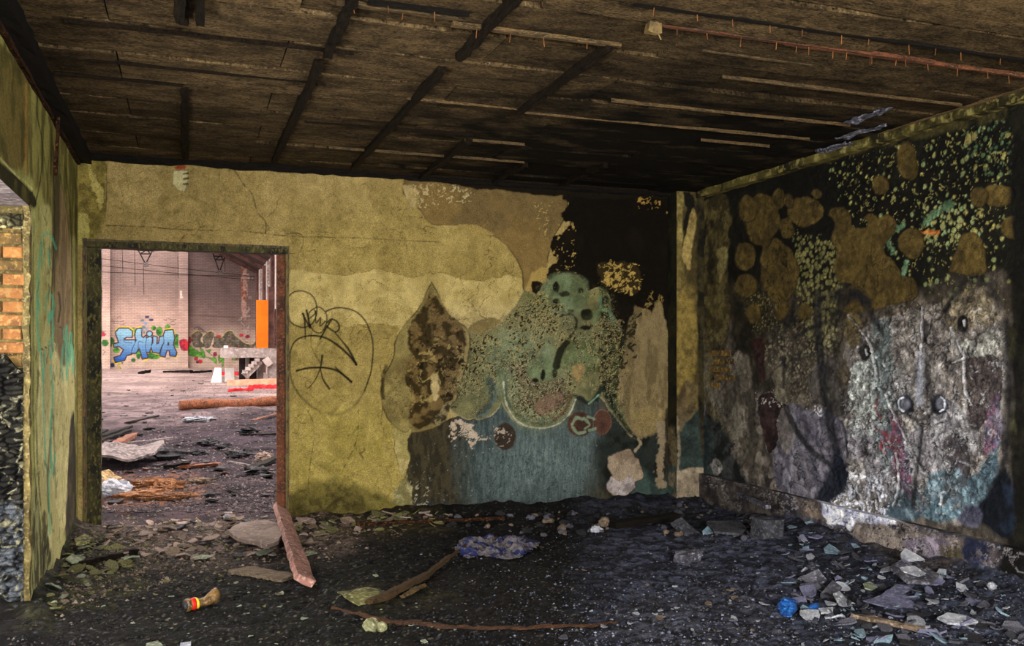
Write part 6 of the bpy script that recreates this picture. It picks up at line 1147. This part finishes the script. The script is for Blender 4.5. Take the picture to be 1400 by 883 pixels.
def scatter(name, label, cat, group, poly, count, smin, smax, mats, stone=False, tilt=.35, lift=.3):
    meshes = [chip_mesh(name, m_, 100 + 7 * k + len(label), rs.uniform(.1, .22), stone) for k, m_ in enumerate(mats * 3)]
    a = np.array(poly, float); n_ = 0
    while n_ < count:
        x = rs.uniform(a[:, 0].min(), a[:, 0].max()); y = rs.uniform(a[:, 1].min(), a[:, 1].max())
        if not inside(x, y, poly): continue
        P = gp(x, y)
        if not (XL + .05 < P[0] < XR - .1) and P[1] < YB: continue
        if 8.36 < P[1] < 8.8 and not (DX0 + .1 < P[0] < DX1 - .1): P[1] = 8.36 - rs.random() * .1
        s_ = smin + (smax - smin) * rs.random() ** 2.2
        o = bpy.data.objects.new(name, rs.choice(meshes)); C.objects.link(o); tag(o, label, cat, group); LOOSE.append((o, x, y, CW.get(o.data.materials[0].get('k', ''), 'grey'), label))
        o.location = (P[0], P[1], float(H(P[0], P[1])) + s_ * (lift * .5 if stone else .12) + .004); o.scale = (s_, s_, s_ * (.8 if stone else 1)); o.rotation_euler = (rs.uniform(-tilt, tilt), rs.uniform(-tilt, tilt), rs.uniform(0, 6.28)); n_ += 1
scatter('slate_chip', 'flat shard', 'shard', 'shards on the doorway threshold', [(125, 735), (160, 718), (250, 712), (330, 700), (440, 712), (450, 740), (380, 760), (240, 765), (130, 760)], 230, .03, .09, ['slab', 'flakewarm', 'slab', 'flakewarm', 'dark'])  # pale plaster mix, chosen lighter to stand in for hall light
scatter('plaster_chip', 'plaster piece', 'plaster', 'plaster along the yellow wall', [(395, 700), (560, 694), (620, 705), (600, 724), (400, 732)], 90, .035, .10, ['flakewarm', 'slab', 'flakeolive', 'flakeolive', 'dark'], tilt=.6)
scatter('rubble_stone', 'rubble stone', 'rubble', 'rubble along the teal wall', [(560, 704), (760, 700), (950, 690), (980, 705), (900, 720), (760, 735), (600, 722)], 110, .02, .07, ['dark', 'dark', 'flakegrey', 'flakewarm'], True)
scatter('heap_chip', 'heap piece', 'plaster', 'olive pieces below the left wall', [(75, 790), (100, 742), (170, 745), (190, 775), (120, 800), (60, 850)], 60, .03, .09, ['flakeolive', 'flakeolive', 'flakemint', 'flakewarm'], tilt=.5)
scatter('burnt_shard', 'shard', 'shard', 'shards below the right plinth', [(1060, 720), (1160, 725), (1250, 770), (1360, 800), (1398, 850), (1398, 883), (1120, 883), (1080, 800)], 290, .02, .085, ['flakegrey', 'flakegrey', 'darkslab', 'flakewhite', 'slate', 'flakeblue', 'dark'], tilt=.5)
scatter('corner_rubble', 'small rubble piece', 'rubble', 'rubble below the corner pier', [(905, 690), (960, 676), (1010, 690), (1060, 705), (1040, 740), (900, 735)], 60, .02, .06, ['flakegrey', 'dark', 'flakewarm', 'darkslab'], True)
scatter('ash_chip', 'ash-covered chip', 'chip', 'pale chips on the ash', [(800, 820), (1060, 800), (1100, 883), (760, 883)], 60, .012, .04, ['flakewhite', 'flakegrey', 'flakewarm'], tilt=.2)
scatter('mint_chip', 'thin chip', 'chip', 'pale green chips on black ground', [(130, 830), (330, 780), (600, 790), (640, 883), (100, 883)], 60, .010, .032, ['flakemint', 'flakeolive', 'flakemint', 'flakewarm'], tilt=.2)
scatter('floor_chip', 'tiny chip', 'chip', 'whitish chips mid floor', [(480, 745), (1050, 745), (1060, 820), (480, 830)], 50, .008, .026, ['flakewhite', 'flakewarm', 'flakegrey'], tilt=.2)
scatter('hall_stone', 'flat broken piece', 'rubble', 'broken pieces on the hall ground', [(128, 520), (383, 520), (383, 690), (128, 690)], 170, .03, .13, ['greyboard', 'dark', 'char', 'hallbrown', 'dark'], False, .12)
name_loose()
# ---- fine grit: nobody could count it
def grit(name, label, poly, count, smin, smax, cols_, seed, soft=0):
    g_ = np.random.RandomState(seed); a = np.array(poly, float); X = g_.uniform(a[:, 0].min(), a[:, 0].max(), count * 2); Y_ = g_.uniform(a[:, 1].min(), a[:, 1].max(), count * 2)
    z = np.zeros(len(X))
    for _ in range(6):
        t = (EYE - z) / (-(HOR - Y_) / F); D_ = FW[None, :] + RT[None, :] * ((X - 700) / F)[:, None]; P = D_ * t[:, None]; z = .5 * z + .5 * H(P[:, 0], P[:, 1])
    ok = (sd_poly(X, Y_, poly) < -soft * g_.rand(len(X))) & (P[:, 0] > XL + .03) & (P[:, 0] < XR - .07) & ((P[:, 1] < YB - .03) | ((P[:, 0] > DX0 + .1) & (P[:, 0] < DX1 - .1)) | (P[:, 1] > 9)); P = P[ok][:count]; P[:, 2] = H(P[:, 0], P[:, 1]); n_ = len(P)
    s_ = smin + (smax - smin) * g_.rand(n_) ** 3; base = np.array([(1, 0, 0), (-.2, .9, 0), (-.9, -.1, 0), (.1, -.8, 0), (0, 0, .7)]); th = g_.rand(n_) * 6.28; ca, sa = np.cos(th), np.sin(th)
    b_ = base[None] * (1 + g_.uniform(-.3, .3, (n_, 5, 3))); x = b_[..., 0] * ca[:, None] - b_[..., 1] * sa[:, None]; y = b_[..., 0] * sa[:, None] + b_[..., 1] * ca[:, None]
    V = np.stack([x, y, b_[..., 2]], -1) * s_[:, None, None] + P[:, None, :]; V = V.reshape(-1, 3)
    f0 = np.array([(0, 1, 4), (1, 2, 4), (2, 3, 4), (3, 0, 4)]); Fc = (f0[None] + (np.arange(n_) * 5)[:, None, None]).reshape(-1, 3)
    cl = np.array([lin(c) for c in cols_])[g_.randint(0, len(cols_), n_)] * g_.uniform(.6, 1.3, (n_, 1)); col = np.repeat(cl, 5, 0)
    me = bpy.data.meshes.new(name); me.vertices.add(len(V)); me.vertices.foreach_set('co', V.astype(np.float32).ravel()); me.loops.add(len(Fc) * 3); me.loops.foreach_set('vertex_index', Fc.astype(np.int32).ravel())
    me.polygons.add(len(Fc)); me.polygons.foreach_set('loop_start', np.arange(len(Fc), dtype=np.int32) * 3); me.polygons.foreach_set('loop_total', np.full(len(Fc), 3, np.int32)); me.update(calc_edges=True); setcol(me, col); me.materials.append(M['vcol'])
    o = bpy.data.objects.new(name, me); C.objects.link(o); tag(o, label, 'grit', None, 'stuff')
DK = [(22, 20, 19), (14, 13, 12), (36, 33, 31), (28, 26, 27)]
grit('cinder_grit', 'black cinders and small burnt grit covering the room floor', [(0, 700), (1400, 690), (1400, 900), (0, 900)], 34000, .003, .014, DK + DK + DK + [(66, 62, 58), (92, 90, 84), (56, 46, 38)], 1)
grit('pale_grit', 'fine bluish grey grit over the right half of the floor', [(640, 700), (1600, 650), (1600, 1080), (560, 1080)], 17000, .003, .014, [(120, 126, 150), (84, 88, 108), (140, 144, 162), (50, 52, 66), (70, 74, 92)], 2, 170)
grit('threshold_grit', 'brownish plaster grit over the doorway threshold', [(100, 700), (560, 690), (560, 740), (420, 780), (60, 850)], 7000, .005, .024, [(110, 94, 82), (80, 68, 58), (140, 122, 106), (60, 54, 34), (100, 96, 56)], 3, 40)
grit('hall_grit', 'small burnt and dusty bits over the hall ground', [(125, 508), (390, 508), (390, 700), (125, 700)], 14000, .005, .028, [(44, 34, 38), (32, 26, 29), (60, 48, 52), (84, 72, 72), (100, 88, 86)], 4)
